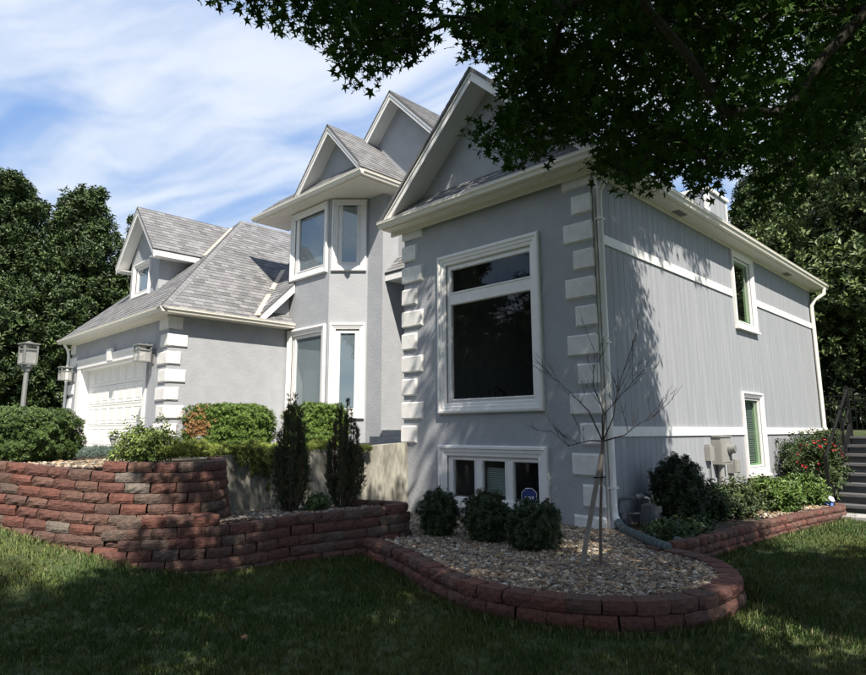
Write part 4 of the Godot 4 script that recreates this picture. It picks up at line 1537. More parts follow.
func sweetgum() -> void:
	var foot := Vector3(9.6, 0.0, 4.2)
	var t := thing("sweetgum_tree", "tall dark sweetgum overhead, its star shaped leaves hanging into view", "tree", foot)
	var pts := [Vector3(9.5, 4.6, 4.3)]
	var rad := [0.9]
	var kind := [0]
	for set_ in [[CROWN_MASS, 0.52, 1], [CROWN_SPRAYS, 0.23, 2], [CROWN_TOP, 0.82, 3]]:
		var d: Array = set_[0]
		for i in range(0, d.size(), 3):
			pts.append(Vector3(d[i], d[i + 1], d[i + 2]) / 20.0)
			rad.append(set_[1])
			kind.append(set_[2])
	# each cluster hangs on the nearest cluster that is closer to the trunk
	var parent := [-1]
	var load_ := []
	load_.resize(pts.size())
	load_.fill(1.0)
	var order := range(pts.size())
	order.sort_custom(func(p, q): return pts[p].distance_squared_to(pts[0]) < pts[q].distance_squared_to(pts[0]))
	parent.resize(pts.size())
	for oi in range(1, order.size()):
		var i: int = order[oi]
		var best := 1e9
		for oj in oi:
			var j: int = order[oj]
			if kind[j] == 2 and kind[i] != 2:
				continue
			var dist: float = pts[i].distance_to(pts[j]) + 0.15 * pts[j].distance_to(pts[0])
			if dist < best:
				best = dist
				parent[i] = j
	for oi in range(order.size() - 1, 0, -1):
		load_[parent[order[oi]]] += load_[order[oi]]
	var wood := Acc.new()
	wood.tube([Vector3(0.05, -0.3, 0), Vector3(0, 0.3, 0), Vector3(-0.05, 2.4, 0.05), pts[0] - foot], [0.42, 0.33, 0.29, 0.27], 12)
	for i in range(1, pts.size()):
		var a: Vector3 = pts[parent[i]] - foot
		var b: Vector3 = pts[i] - foot
		var ra: float = 0.0048 * pow(load_[i], 0.5)
		var rb: float = maxf(0.004, ra * 0.8)
		var sag := Vector3(rng.randf_range(-0.12, 0.12), rng.randf_range(-0.02, 0.15), rng.randf_range(-0.12, 0.12)) * a.distance_to(b) * 0.6
		wood.tube([a, a.lerp(b, 0.5) + sag, b], [ra, (ra + rb) * 0.5, rb], 5, false)
	obj("trunk", wood, M.bark, t)
	var where := []
	var cols := []
	for i in range(1, pts.size()):
		var n: int = [0, 180, 44, 540][kind[i]]
		for k in n:
			var u := Vector3(rng.randfn(0, 1), rng.randfn(0, 1), rng.randfn(0, 1)).normalized()
			var p: Vector3 = pts[i] - foot + u * rad[i] * pow(rng.randf(), 0.45) * Vector3(1.1, 0.85, 1.1)
			var nn := (UP * rng.randf_range(0.2, 1.2) + Vector3(rng.randf_range(-1, 1), rng.randf_range(-0.4, 0.4), rng.randf_range(-1, 1))).normalized()
			where.append(Transform3D(aim(nn).scaled_local(Vector3.ONE * rng.randf_range(0.65, 1.2) * (1.5 if kind[i] == 3 else 1.0)), p))
			cols.append(Color(0.026, 0.066, 0.012).lerp(Color(0.062, 0.125, 0.024), rng.randf()))
	scatter("crown", star_mesh(0.125), M.crown_leaf, where, cols, t)


func build_plants() -> void:
	sprigs.box = sprig_mesh(9, 0.05, 0.034, 0.020)
	sprigs.broad = sprig_mesh(6, 0.08, 0.07, 0.034)
	sprigs.tree = sprig_mesh(7, 0.22, 0.15, 0.085)
	sprigs.needle = needle_mesh(9, 0.075)
	sprigs.juniper = needle_mesh(10, 0.07)
	var g := "clipped shrubs in the front gravel bed"
	var bx := Color(0.022, 0.040, 0.014)
	var bl := Color(0.050, 0.080, 0.026)
	bush("round_shrub", "smallest clipped round shrub, next to the block planter wall", "shrub", Vector3(-1.47, 0.20, 2.05), Vector3(0.24, 0.30, 0.24), "box", 3000, bx, bl, 2.1, g, 0.32, 0.0, 0.8)
	bush("round_shrub", "clipped round shrub in the middle below the cellar window", "shrub", Vector3(-0.67, 0.20, 1.95), Vector3(0.285, 0.31, 0.285), "box", 3700, bx, bl, 2.2, g, 0.32, 0.0, 0.8)
	bush("round_shrub", "clipped round shrub nearest the bare young tree", "shrub", Vector3(0.14, 0.20, 2.0), Vector3(0.29, 0.275, 0.29), "box", 3700, bx, bl, 2.2, g, 0.32, 0.0, 0.8)
	upright_shrub("left dark upright shrub with brown tinge before the concrete wall", Vector3(-2.95, 0.50, 3.55), 1.68, 0.26)
	upright_shrub("right dark upright shrub before the concrete wall, nearer the house", Vector3(-2.72, 0.50, 2.78), 1.62, 0.31)
	bush("small_plant", "tiny leafy seedling in the gravel between the two upright shrubs", "plant", Vector3(-2.62, 0.52, 3.32), Vector3(0.16, 0.12, 0.16), "broad", 90, Color(0.04, 0.075, 0.02), Color(0.08, 0.12, 0.035), 2.0, "", 0.4)
	# terrace
	var tg := "hedges on the terrace"
	bush("hedge", "wide clipped dark green hedge at the left edge below the post lamp", "hedge", Vector3(-6.15, 1.20, 6.45), Vector3(1.0, 0.40, 0.62), "box", 20000, Color(0.034, 0.070, 0.014), Color(0.095, 0.155, 0.032), 4.5, tg, 0.08, 0.62, 0.8)
	var hb := bush("hedge", "clipped bright green hedge with a brown dead patch by the garage wall", "hedge", Vector3(-8.35, 1.21, 1.72), Vector3(0.95, 0.52, 0.5), "box", 14000, Color(0.05, 0.105, 0.014), Color(0.17, 0.255, 0.045), 4.2, tg, 0.12, 0.72, 0.95)
	var where := []
	var cols := []
	for i in 750:
		var u := Vector3(rng.randfn(0, 1), rng.randfn(0, 1), rng.randfn(0, 1)).normalized() * absf(rng.randfn(0.0, 0.62))
		var p := Vector3(-0.52, 0.55, 0.45) + u * Vector3(0.26, 0.34, 0.08) * (1.0 + 0.5 * lump.get_noise_3d(u.x * 120, u.y * 120, 0))
		where.append(Transform3D(aim(Vector3(u.x, u.y + 0.3, 1.2).normalized()).scaled_local(Vector3.ONE * 1.2), p))
		cols.append(Color(0.20, 0.10, 0.035).lerp(Color(0.34, 0.20, 0.08), rng.randf()))
	scatter("dead_patch", sprigs.box, M.leaf, where, cols, hb)
	bush("hedge", "clipped bright green hedge below the bay behind the upright shrubs", "hedge", Vector3(-6.35, 1.21, 0.75), Vector3(0.62, 0.50, 0.5), "box", 9500, Color(0.05, 0.105, 0.014), Color(0.17, 0.255, 0.045), 4.2, tg, 0.12, 0.72, 0.95)
	bush("loose_shrub", "small loose light green shrub on the gravel behind the block wall", "shrub", Vector3(-4.42, 1.19, 5.05), Vector3(0.36, 0.27, 0.34), "broad", 620, Color(0.06, 0.105, 0.02), Color(0.20, 0.255, 0.06), 2.0, "", 0.6, 0.0, 0.8)
	var flat := func(_x: float, _z: float) -> float: return 1.21
	ground_cover("creeping_juniper", "blue green creeping juniper in front of the garage door", "ground cover", PackedVector2Array([Vector2(-9.3, 5.6), Vector2(-7.0, 5.3), Vector2(-6.2, 4.2), Vector2(-6.9, 3.0), Vector2(-9.6, 4.0)]), flat, 3200, Color(0.06, 0.10, 0.085), Color(0.15, 0.20, 0.17), 0.16)
	ground_cover("creeping_juniper", "blue green creeping juniper beside the garage hedge", "ground cover", PackedVector2Array([Vector2(-6.1, 4.1), Vector2(-5.2, 3.5), Vector2(-6.1, 2.2), Vector2(-7.1, 2.8)]), flat, 1600, Color(0.06, 0.10, 0.085), Color(0.15, 0.20, 0.17), 0.13)
	var gold := PackedVector2Array([Vector2(-4.36, 1.3), Vector2(-4.2, 2.0), Vector2(-4.2, 4.2), Vector2(-3.6, 4.8), Vector2(-4.2, 5.0), Vector2(-5.2, 4.4), Vector2(-5.5, 3.0), Vector2(-4.9, 1.6)])
	ground_cover("golden_juniper", "yellow green creeping juniper spilling over the concrete wall", "ground cover", gold, func(px: float, _z: float) -> float: return 1.27 if px < -4.3 else 1.34, 7000, Color(0.12, 0.175, 0.03), Color(0.37, 0.43, 0.10), 0.17)
	# trailing strands over the wall
	for s in [["trailing_juniper", "green juniper trailing down the concrete wall at its left end", 3.15, 0.62, 0.60, 2000, Color(0.045, 0.075, 0.018), Color(0.13, 0.17, 0.045)], ["trailing_juniper", "brown dead juniper trailing down the concrete wall between the upright shrubs", 1.55, 0.17, 0.62, 420, Color(0.10, 0.04, 0.02), Color(0.22, 0.10, 0.05)], ["trailing_juniper", "short green juniper tuft on the concrete wall between the upright shrubs", 1.35, 0.30, 0.22, 500, Color(0.06, 0.09, 0.02), Color(0.20, 0.23, 0.06)]]:
		var t := thing(s[0], s[1], "ground cover", Vector3(-4.25, 1.34, s[2]))
		var tw := []
		var tc := []
		for i in s[5]:
			var z: float = rng.randf_range(-1, 1) * s[3]
			var drop: float = s[4] * (0.55 + 0.45 * lump.get_noise_2d(z * 160.0, s[2] * 50.0) * 2.0) * (1.0 - 0.5 * absf(z / s[3]))
			var y := 0.06 - rng.randf() * maxf(drop, 0.05)
			tw.append(Transform3D(aim(Vector3(0.8, rng.randf_range(-0.6, 0.8), rng.randf_range(-0.6, 0.6)).normalized()), Vector3(rng.randf_range(0.0, 0.10), y, z)))
			tc.append(s[6].lerp(s[7], rng.randf()))
		scatter("foliage", sprigs.juniper, M.leaf, tw, tc, t)
	# side bed
	bush("evergreen_shrub", "large dark evergreen shrub beside the gas meter", "shrub", Vector3(0.60, 0.22, -1.20), Vector3(0.37, 0.48, 0.38), "box", 5200, Color(0.018, 0.034, 0.014), Color(0.045, 0.07, 0.028), 2.0, "", 0.3)
	bush("evergreen_shrub", "low dark shrub squeezed behind the large evergreen by the gas meter", "shrub", Vector3(0.74, 0.22, -1.98), Vector3(0.30, 0.27, 0.34), "broad", 700, Color(0.02, 0.042, 0.012), Color(0.05, 0.085, 0.025), 2.0, "", 0.4)
	bush("leafy_shrub", "loose leafy shrub in front of the electric meter pipe", "shrub", Vector3(0.85, 0.22, -2.5), Vector3(0.44, 0.22, 0.42), "broad", 560, Color(0.025, 0.045, 0.014), Color(0.07, 0.10, 0.03), 2.0, "", 0.5)
	bush("leafy_shrub", "thin twiggy shrub under the lower side window", "shrub", Vector3(0.8, 0.24, -3.25), Vector3(0.40, 0.25, 0.4), "broad", 300, Color(0.03, 0.05, 0.016), Color(0.09, 0.12, 0.04), 2.0, "", 0.6)
	bush("small_shrub", "round bright green shrub with low spread in the side bed", "shrub", Vector3(1.22, 0.25, -3.70), Vector3(0.40, 0.26, 0.40), "broad", 1300, Color(0.04, 0.085, 0.013), Color(0.13, 0.21, 0.038), 2.2, "bright shrubs in the side bed", 0.3)
	bush("small_shrub", "round bright green shrub next to the rose bush", "shrub", Vector3(1.36, 0.26, -4.95), Vector3(0.36, 0.26, 0.36), "broad", 1300, Color(0.04, 0.085, 0.013), Color(0.13, 0.21, 0.038), 2.2, "bright shrubs in the side bed", 0.3)
	var rose := bush("rose_bush", "rose bush with red blooms at the foot of the stairs", "rose bush", Vector3(1.46, 0.30, -5.85), Vector3(0.40, 0.56, 0.44), "broad", 950, Color(0.03, 0.055, 0.014), Color(0.075, 0.11, 0.03), 2.0, "", 0.5)
	var bloom := Acc.new()
	for k in 9:
		var ang := k * 2.4
		var d := Vector3(cos(ang), 0.35 + 0.08 * k, sin(ang)).normalized()
		leaf(bloom, Vector3.ZERO, d, (UP - d * d.y).normalized(), 0.042, 0.036, 0.3)
	var bw := bloom.mesh()
	mat("petal", Color(0.42, 0.012, 0.03), 0.6)
	for i in 30:
		var u := Vector3(rng.randfn(0, 1), rng.randf_range(0.0, 1.4), rng.randfn(0, 1)).normalized()
		if u.x + u.z < -0.5:
			u = Vector3(-u.x, u.y, -u.z)
		put("bloom", bw, M.petal, Transform3D(aim((u + UP * 0.6).normalized()).scaled_local(Vector3.ONE * rng.randf_range(0.65, 1.05)), Vector3(u.x * 0.44, 0.60 + u.y * 0.60, u.z * 0.5)), rose)

	# trees beyond the house
	var dk := Color(0.014, 0.032, 0.009)
	var md := Color(0.078, 0.125, 0.034)
	var lg := "trees left of the garage"
	broad_tree("maple_tree", "tallest dark tree cut off by the left edge behind the lamp", Vector3(-28.6, 1.0, 2.6), 12.0, 1.0, 2.9, 15000, dk, md, lg, 41, 0.6)
	broad_tree("maple_tree", "dark dense tree with twin tops behind the post lamp", Vector3(-27.6, 1.0, -0.2), 11.9, 0.9, 2.5, 14000, dk, md, lg, 42, 0.7)
	broad_tree("maple_tree", "dark tree nearest the garage, tapering to a narrow top", Vector3(-26.2, 1.0, -2.7), 10.6, 0.8, 2.1, 12000, dk, md, lg, 43, 0.8)
	broad_tree("maple_tree", "low lighter green tree just left of the dormer", Vector3(-32.0, 1.0, -6.2), 8.6, 0.8, 2.4, 9000, Color(0.03, 0.055, 0.012), Color(0.09, 0.135, 0.03), lg, 44, 0.3)
	broad_tree("maple_tree", "dark tree filling the gap behind the other left trees", Vector3(-34.0, 1.0, 1.5), 11.0, 0.6, 3.4, 12000, dk, md, lg, 48, 0.4)
	var rg := "trees behind the side yard"
	broad_tree("shade_tree", "pale green shade tree rising at the right edge beyond the stairs", Vector3(1.7, 1.5, -18.3), 14.6, 2.0, 4.8, 30000, Color(0.05, 0.08, 0.024), Color(0.16, 0.215, 0.07), rg, 45, 0.0, 1.1)
	broad_tree("shade_tree", "dark tree behind the end of the side wall", Vector3(-2.9, 1.5, -19.6), 10.6, 0.6, 3.3, 17000, Color(0.022, 0.042, 0.012), Color(0.08, 0.122, 0.034), rg, 46, 0.0, 1.1)
	broad_tree("shade_tree", "dark leafy tree closing the view above the back fence", Vector3(3.6, 1.5, -24.0), 9.4, 0.4, 4.4, 18000, Color(0.022, 0.042, 0.012), Color(0.08, 0.122, 0.034), rg, 47, 0.0, 1.1)
	broad_tree("shade_tree", "broad dark tree farthest right behind the pale green one", Vector3(8.0, 1.5, -21.0), 9.8, 0.5, 4.6, 14000, Color(0.022, 0.042, 0.012), Color(0.08, 0.122, 0.034), rg, 49, 0.0, 1.1)
	# trees across the street, mirrored in the windows
	var k := 0
	for p in [Vector3(-24, 0, 36), Vector3(-33, 0, 33), Vector3(-42, 0, 29), Vector3(-50, 0, 23), Vector3(-15, 0, 40), Vector3(-5, 0, 42), Vector3(6, 0, 40)]:
		broad_tree("street_tree", "large tree across the street, %s, mirrored in the windows" % ["opposite the garage", "opposite the driveway", "left of the driveway", "farthest left", "opposite the porch", "opposite the wing", "farthest right"][k], p, [16.5, 18.0, 15.5, 17.0, 18.5, 17.0, 18.0][k], 0.6, 6.0, 6500, Color(0.02, 0.04, 0.012), Color(0.055, 0.09, 0.026), "trees across the street", 60 + k, 0.0, 2.6)
		k += 1
	bush("tall_shrub", "dark tall shrub behind the back fence at the wall's end", "shrub", Vector3(-0.6, 1.5, -16.2), Vector3(1.5, 1.1, 1.0), "tree", 1800, Color(0.014, 0.028, 0.009), Color(0.045, 0.075, 0.02), 2.2, "shrubs behind the fence", 0.3)
	bush("tall_shrub", "dark tall shrub behind the back fence above the stairs", "shrub", Vector3(1.9, 1.5, -16.6), Vector3(1.6, 1.3, 1.0), "tree", 2000, Color(0.014, 0.028, 0.009), Color(0.045, 0.075, 0.02), 2.2, "shrubs behind the fence", 0.3)
	bush("bank_shrub", "dark spreading shrub on the bank between wall and stairs", "shrub", Vector3(0.85, 0.55, -8.6), Vector3(0.75, 0.5, 1.1), "broad", 2200, Color(0.02, 0.04, 0.012), Color(0.055, 0.09, 0.024), 2.0, "", 0.4)
	bush("corner_weeds", "low dark weeds by the drain pipe in the corner of the side bed", "plant", Vector3(1.0, 0.21, -0.25), Vector3(0.34, 0.10, 0.6), "broad", 420, Color(0.02, 0.042, 0.012), Color(0.06, 0.095, 0.026), 2.0, "", 0.5)
	sweetgum()
	young_tree()


func young_tree() -> void:
	var o := Vector3(1.22, 0.2, 2.30)
	var t := thing("young_tree", "bare leafless young tree leaning on its stake in the gravel bed", "tree", o)
	var fork := Vector3(0.10, 1.36, 0.0)
	var a := Acc.new()
	a.tube([Vector3(0, -0.1, 0), Vector3(0.03, 0.45, 0.01), Vector3(0.06, 0.9, 0.0), fork], [0.021, 0.018, 0.016, 0.017], 7)
	obj("trunk", a, M.young_bark, t)
	var limbs := [[Vector3(0.10, 1.32, -0.02), Vector3(0.22, 1.62, -0.03), Vector3(0.42, 2.05, -0.02)], [Vector3(0.20, 1.16, -0.08), Vector3(0.38, 1.22, -0.14), Vector3(0.50, 1.34, -0.18)], [Vector3(-0.12, 1.04, 0.10), Vector3(-0.26, 1.03, 0.16), Vector3(-0.42, 1.16, 0.22)], [Vector3(-0.06, 1.32, 0.08), Vector3(-0.20, 1.55, 0.14), Vector3(-0.40, 1.74, 0.2)], [Vector3(0.06, 1.36, 0.1), Vector3(0.02, 1.66, 0.14), Vector3(0.10, 1.98, 0.2)], [Vector3(0.16, 1.30, 0.12), Vector3(0.34, 1.46, 0.22), Vector3(0.56, 1.72, 0.26)]]
	for l in limbs:
		for q in 3:
			l[q] = fork + (l[q] - Vector3(0.02, 1.08, 0.0)) * 1.1 + Vector3(rng.randf_range(-0.05, 0.05), rng.randf_range(-0.05, 0.05), rng.randf_range(-0.05, 0.05))
		var b := Acc.new()
		b.tube([fork - Vector3(0, 0.02, 0), l[0], l[1], l[2]], [0.010, 0.007, 0.0042, 0.0018], 6, false)
		for k in 9:
			var f := rng.randf_range(0.08, 1.0)
			var p: Vector3 = l[0].lerp(l[1], f * 2.0) if f < 0.5 else l[1].lerp(l[2], f * 2.0 - 1.0)
			var d: Vector3 = ((l[2] - l[0]).normalized() + Vector3(rng.randf_range(-1.1, 1.1), rng.randf_range(-0.2, 1.2), rng.randf_range(-1.1, 1.1))).normalized()
			var len_ := rng.randf_range(0.14, 0.46)
			var q := p + d * len_ + UP * len_ * 0.15
			b.tube([p, p + d * len_ * 0.5, q], [0.0030, 0.0023, 0.0013], 4, false)
			for j in 2:
				var d2 := (d + Vector3(rng.randf_range(-0.8, 0.8), rng.randf_range(-0.2, 0.8), rng.randf_range(-0.8, 0.8))).normalized()
				var s := p + d * len_ * rng.randf_range(0.4, 0.9)
				b.tube([s, s + d2 * rng.randf_range(0.06, 0.16)], [0.0026, 0.0013], 4, false)
		obj("branch", b, M.twig, t)
	var st := Acc.new()
	st.tube([Vector3(-0.12, -0.12, 0.24), Vector3(0.10, 1.20, 0.035)], [0.03, 0.027], 8)
	var so := obj("tree_stake", st, M.stake)
	so.position = o
	tag(so, "slanted grey wooden stake propping the bare young tree", "stake")
	st = Acc.new()
	st.tube([Vector3(0.095, 0.95, -0.03), Vector3(0.11, 0.955, 0.10), Vector3(0.03, 0.95, 0.11), Vector3(0.03, 0.945, -0.02), Vector3(0.095, 0.95, -0.03)], [0.006, 0.006, 0.006, 0.006, 0.006], 5)
	obj("tie", st, M.metal_dark, t)
const CROWN_MASS := [
	-13, 154, 21, -19, 164, 21, 4, 139, -1, 0, 132, 8, 2, 134, 25, 2, 151, 8, -2, 156, 28, 0, 164, 25, 5, 180, 10,
	20, 122, 3, 15, 117, 38, 10, 120, 94, 7, 113, 102, 12, 130, 1, 15, 137, 10, 17, 134, 28, 14, 131, 56, 18, 150, -34,
	21, 151, -9, 9, 144, 16, 16, 151, 29, 12, 164, 12, 20, 159, 30, 32, 105, 18, 35, 100, 29, 36, 105, 76, 31, 98, 119,
	34, 118, -9, 30, 115, 12, 27, 114, 28, 24, 114, 41, 24, 116, 54, 28, 115, 70, 31, 131, -1, 33, 137, 15, 34, 138, 21,
	31, 133, 48, 22, 133, 62, 26, 154, -41, 25, 153, -27, 24, 146, 18, 28, 156, 26, 25, 162, -34, 28, 159, -21, 26, 170, -5,
	29, 162, 17, 30, 175, -37, 35, 181, -26, 43, 101, 25, 46, 107, 45, 52, 108, 64, 47, 96, 74, 44, 109, 83, 48, 96, 107,
	48, 124, -2, 49, 115, 6, 40, 120, 32, 39, 125, 48, 42, 112, 58, 51, 119, 67, 49, 142, -6, 43, 137, 12, 43, 138, 26,
	45, 129, 49, 40, 151, 2, 40, 150, 6, 41, 144, 26, 38, 178, -44, 40, 177, -18, 67, 83, 74, 64, 106, 3, 60, 103, 7,
	67, 104, 27, 57, 105, 45, 65, 105, 58, 56, 108, 69, 59, 102, 87, 53, 125, 14, 66, 125, 28, 53, 124, 40, 56, 136, 0,
	61, 135, 18, 75, 81, 72, 79, 109, 29, 72, 96, 46, 71, 107, 58, 70, 118, 6, 74, 121, 34, 69, 115, 56, 75, 140, 3,
	69, 133, 7, 89, 103, 37, 85, 102, 56, 85, 129, 2]
const CROWN_SPRAYS := [
	32, 109, 46, 63, 114, -4, -2, 123, 95, 49, 87, 62, -8, 119, 127, 79, 113, 14, 44, 101, 30, 27, 92, 79, -17, 127, 106,
	-2, 123, 107, -7, 129, 105, 35, 107, 42, 12, 116, 113, 58, 89, 25, 34, 121, 84, 23, 123, 86, 62, 119, 57, 74, 123, -6,
	53, 94, 40, 23, 130, 77, 67, 108, 19, 46, 81, 66, 36, 120, 78, 33, 91, 82, 79, 118, 2, 14, 117, 107, -16, 131, 114,
	23, 119, 62, 17, 132, 60, 34, 102, 25, 25, 101, 71, 31, 112, 88, 47, 101, 11, 21, 109, 55, 43, 97, 17, 59, 136, 27,
	46, 95, 53, 11, 130, 55, 20, 115, 81, 18, 112, 64, -3, 115, 125, 42, 88, 67, 21, 124, 58, 29, 97, 43, 19, 118, 101,
	-8, 125, 111, 14, 109, 103, 48, 143, 24, -5, 133, 101, 40, 139, 46, 17, 123, 46, 52, 87, 15, 5, 122, 85, 18, 108, 97,
	25, 116, 79, 60, 95, 14, 61, 126, 40, -2, 126, 102, 57, 96, 26, 19, 102, 106, 73, 117, -3, 69, 107, 4, 58, 135, 35,
	3, 136, 63, 3, 120, 116, 50, 100, 28, 53, 99, 23, 63, 105, 7, -10, 121, 114, 22, 105, 101, 32, 99, 65, 11, 100, 58,
	35, 96, 37, 42, 90, 57, 24, 113, 62, 16, 97, 71, 55, 92, 32, 13, 120, 102, 12, 104, 107, 27, 111, 75, 73, 118, -10,
	55, 103, 6, 15, 98, 108, 11, 136, 71, 15, 113, 55, 28, 104, 37, 39, 92, 76, 1, 114, 111, 62, 88, 53, 47, 119, 67,
	72, 128, 27, 24, 112, 68, 62, 89, 42, 11, 149, 55, 69, 92, 20, 45, 93, 30, 42, 97, 74, 8, 133, 87, 61, 141, 16,
	8, 113, 100, 74, 141, 0, 66, 96, 12, 6, 121, 97, 42, 88, 46, 58, 124, 53, 67, 108, -5, 17, 109, 110, 34, 91, 53,
	38, 100, 44, 66, 91, 33, -4, 120, 101, 57, 118, 62, 84, 137, 6, 48, 124, 61, 5, 106, 62, 12, 135, 61, 37, 93, 49,
	30, 112, 81, 5, 112, 106, 30, 99, 32, 22, 105, 49, 66, 109, 11, 67, 83, 34, 20, 115, 106, 82, 104, 28, 46, 110, 14,
	71, 111, 19, 18, 112, 49, 74, 99, 35, 33, 129, 71, 29, 103, 76, 30, 146, 36, 11, 111, 94, 73, 112, 7, 42, 132, 50,
	40, 145, 29, 17, 117, 97, 73, 106, 30, 12, 129, 68, 70, 101, 8, 32, 139, 47, 53, 127, 52, 80, 130, 21, 15, 143, 55,
	30, 97, 38, 31, 102, 56, 16, 118, 63, 69, 125, 38, 35, 106, 75, 36, 95, 66, 23, 99, 75, 63, 103, -6, 31, 100, 80,
	8, 112, 118, 25, 115, 85, 75, 101, 23, 46, 96, 47, 26, 148, 41, 78, 137, 10, 28, 109, 55, 49, 87, 36, 4, 120, 105,
	77, 104, 15, 70, 97, 26, 79, 118, -10, 28, 109, 32, 33, 90, 75, -2, 121, 118, 15, 123, 68, 39, 102, 53, 7, 127, 95,
	9, 103, 50, 51, 92, 53, 19, 99, 60, 38, 130, 57, 25, 125, 80, 69, 146, 1, 81, 108, 21, -12, 128, 114, 29, 96, 69,
	1, 132, 89, 15, 102, 49, 46, 128, 57, 69, 89, 45, 61, 85, 23, 5, 114, 93, 1, 131, 98, 28, 97, 74, 5, 121, 92,
	56, 86, 50]
const CROWN_TOP := [
	8, 137, 138, 20, 207, 18, 7, 229, 41, 34, 110, 145, 47, 111, 191, 42, 116, 210, 46, 129, 90, 29, 136, 132, 30, 136, 212,
	28, 150, 124, 31, 181, 17, 32, 207, 33, 29, 203, 43, 65, 96, 148, 55, 116, 140, 62, 110, 179, 56, 123, 227, 63, 145, 84,
	61, 131, 205, 57, 158, 120, 58, 152, 170, 65, 150, 211, 63, 149, 222, 66, 152, 252, 53, 182, 252, 64, 213, -43, 65, 215, -5,
	70, 199, 68, 68, 206, 95, 70, 207, 254, 70, 229, 15, 68, 229, 38, 90, 95, 132, 93, 93, 168, 80, 105, 123, 88, 120, 194,
	80, 118, 223, 74, 129, 144, 89, 146, 208, 89, 129, 254, 82, 152, 16, 81, 164, 98, 79, 167, 241, 76, 150, 254, 76, 162, 268,
	90, 173, 148, 81, 187, 254, 91, 176, 269, 75, 203, 44, 88, 195, 143, 75, 196, 231, 80, 201, 260, 83, 237, 19, 90, 231, 48,
	93, 224, 232, 88, 223, 248, 79, 244, 25, 88, 261, 73, 89, 241, 118, 88, 255, 132, 90, 249, 152, 112, 95, 39, 101, 94, 180,
	97, 121, 16, 104, 108, 52, 109, 106, 124, 108, 107, 142, 106, 117, 157, 115, 108, 175, 102, 105, 205, 113, 128, 188, 108, 131, 213,
	108, 127, 240, 100, 134, 259, 110, 165, 111, 113, 185, 33, 99, 172, 249, 107, 208, 89, 114, 209, 248, 108, 224, 157, 115, 226, 231,
	100, 218, 259, 108, 247, 45, 101, 245, 100, 113, 260, 109, 102, 245, 136, 114, 258, 155, 121, 92, 40, 132, 99, 67, 138, 89, 119,
	127, 100, 138, 129, 91, 163, 137, 99, 198, 122, 107, 108, 134, 104, 163, 137, 111, 178, 124, 119, 227, 121, 126, 137, 137, 143, 161,
	124, 127, 189, 127, 135, 226, 124, 163, 235, 127, 157, 254, 137, 151, 269, 121, 177, 212, 139, 176, 239, 130, 173, 254, 133, 181, 270,
	140, 208, 129, 133, 212, 209, 125, 212, 222, 136, 234, 147, 129, 220, 158, 121, 233, 212, 135, 257, 64, 124, 260, 86, 139, 245, 116,
	129, 261, 129, 130, 244, 213, 153, 98, 134, 148, 106, 112, 163, 126, 21, 148, 129, 44, 163, 146, 71, 144, 126, 181, 149, 141, 205,
	159, 138, 224, 149, 145, 257, 148, 158, 48, 153, 162, 200, 145, 151, 249, 151, 186, 86, 148, 174, 109, 157, 179, 207, 160, 200, 227,
	151, 234, 162, 145, 236, 239, 143, 248, 64, 160, 251, 89, 149, 249, 124, 163, 256, 135, 150, 249, 189, 172, 96, 49, 183, 93, 117,
	168, 111, 25, 182, 122, 50, 180, 117, 63, 175, 106, 94, 170, 114, 120, 180, 120, 195, 183, 118, 213, 185, 127, 54, 171, 136, 222,
	183, 142, 260, 183, 164, 77, 182, 166, 99, 173, 152, 227, 181, 191, 100, 181, 173, 185, 172, 173, 258, 173, 206, 101, 176, 213, 187,
	172, 199, 210, 183, 196, 240, 172, 203, 257, 172, 220, 54, 181, 230, 149, 170, 222, 200, 178, 224, 233, 169, 243, 61, 172, 256, 134,
	169, 250, 198, 208, 97, 136, 191, 97, 161, 206, 116, 78, 191, 118, 126, 206, 116, 146, 205, 117, 163, 193, 116, 184, 207, 123, 201,
	206, 144, 23, 208, 139, 45, 201, 144, 97, 208, 132, 139, 201, 141, 185, 191, 133, 234, 195, 168, 48, 195, 153, 204, 190, 183, 43,
	208, 177, 215, 195, 180, 250, 191, 201, 69, 197, 213, 249, 197, 234, 144, 190, 238, 166, 204, 228, 190, 201, 219, 227, 196, 255, 100,
	204, 248, 152, 204, 245, 175, 229, 116, 17, 223, 108, 49, 215, 105, 73, 225, 115, 96, 220, 105, 116, 224, 122, 171, 213, 110, 182,
	219, 120, 211, 224, 131, 32, 227, 144, 50, 230, 144, 64, 213, 126, 85, 222, 128, 159, 215, 126, 188, 218, 150, 166, 215, 151, 188,
	231, 160, 209, 213, 157, 235, 219, 188, 113, 216, 173, 189, 216, 178, 238, 219, 196, 193, 213, 205, 203, 228, 206, 238, 225, 232, 111,
	220, 219, 166, 231, 222, 185, 222, 229, 200, 231, 243, 97, 214, 247, 158, 243, 111, 99, 238, 105, 112, 240, 110, 143, 247, 143, 39,
	236, 127, 70, 240, 127, 117, 255, 134, 155, 250, 137, 178, 245, 163, 54, 254, 152, 74, 242, 149, 94, 249, 153, 142, 236, 168, 168,
	254, 187, 83, 254, 174, 152, 245, 187, 179, 251, 177, 214, 245, 199, 110, 249, 197, 161, 244, 196, 191, 241, 234, 126, 259, 130, 29,
	260, 127, 48, 262, 136, 97, 273, 138, 161, 275, 160, 30, 261, 166, 76, 271, 154, 86, 272, 165, 109, 261, 150, 146, 272, 159, 155,
	263, 189, 52, 262, 188, 84, 260, 182, 172, 274, 190, 180, 266, 191, 198, 260, 175, 222, 268, 213, 75, 277, 201, 155, 273, 196, 176,
	258, 233, 97, 274, 222, 141, 259, 223, 154, 287, 144, 110, 288, 166, 41, 294, 160, 95, 289, 161, 167, 289, 190, 93, 284, 189, 109,
	284, 206, 67, 292, 207, 86]


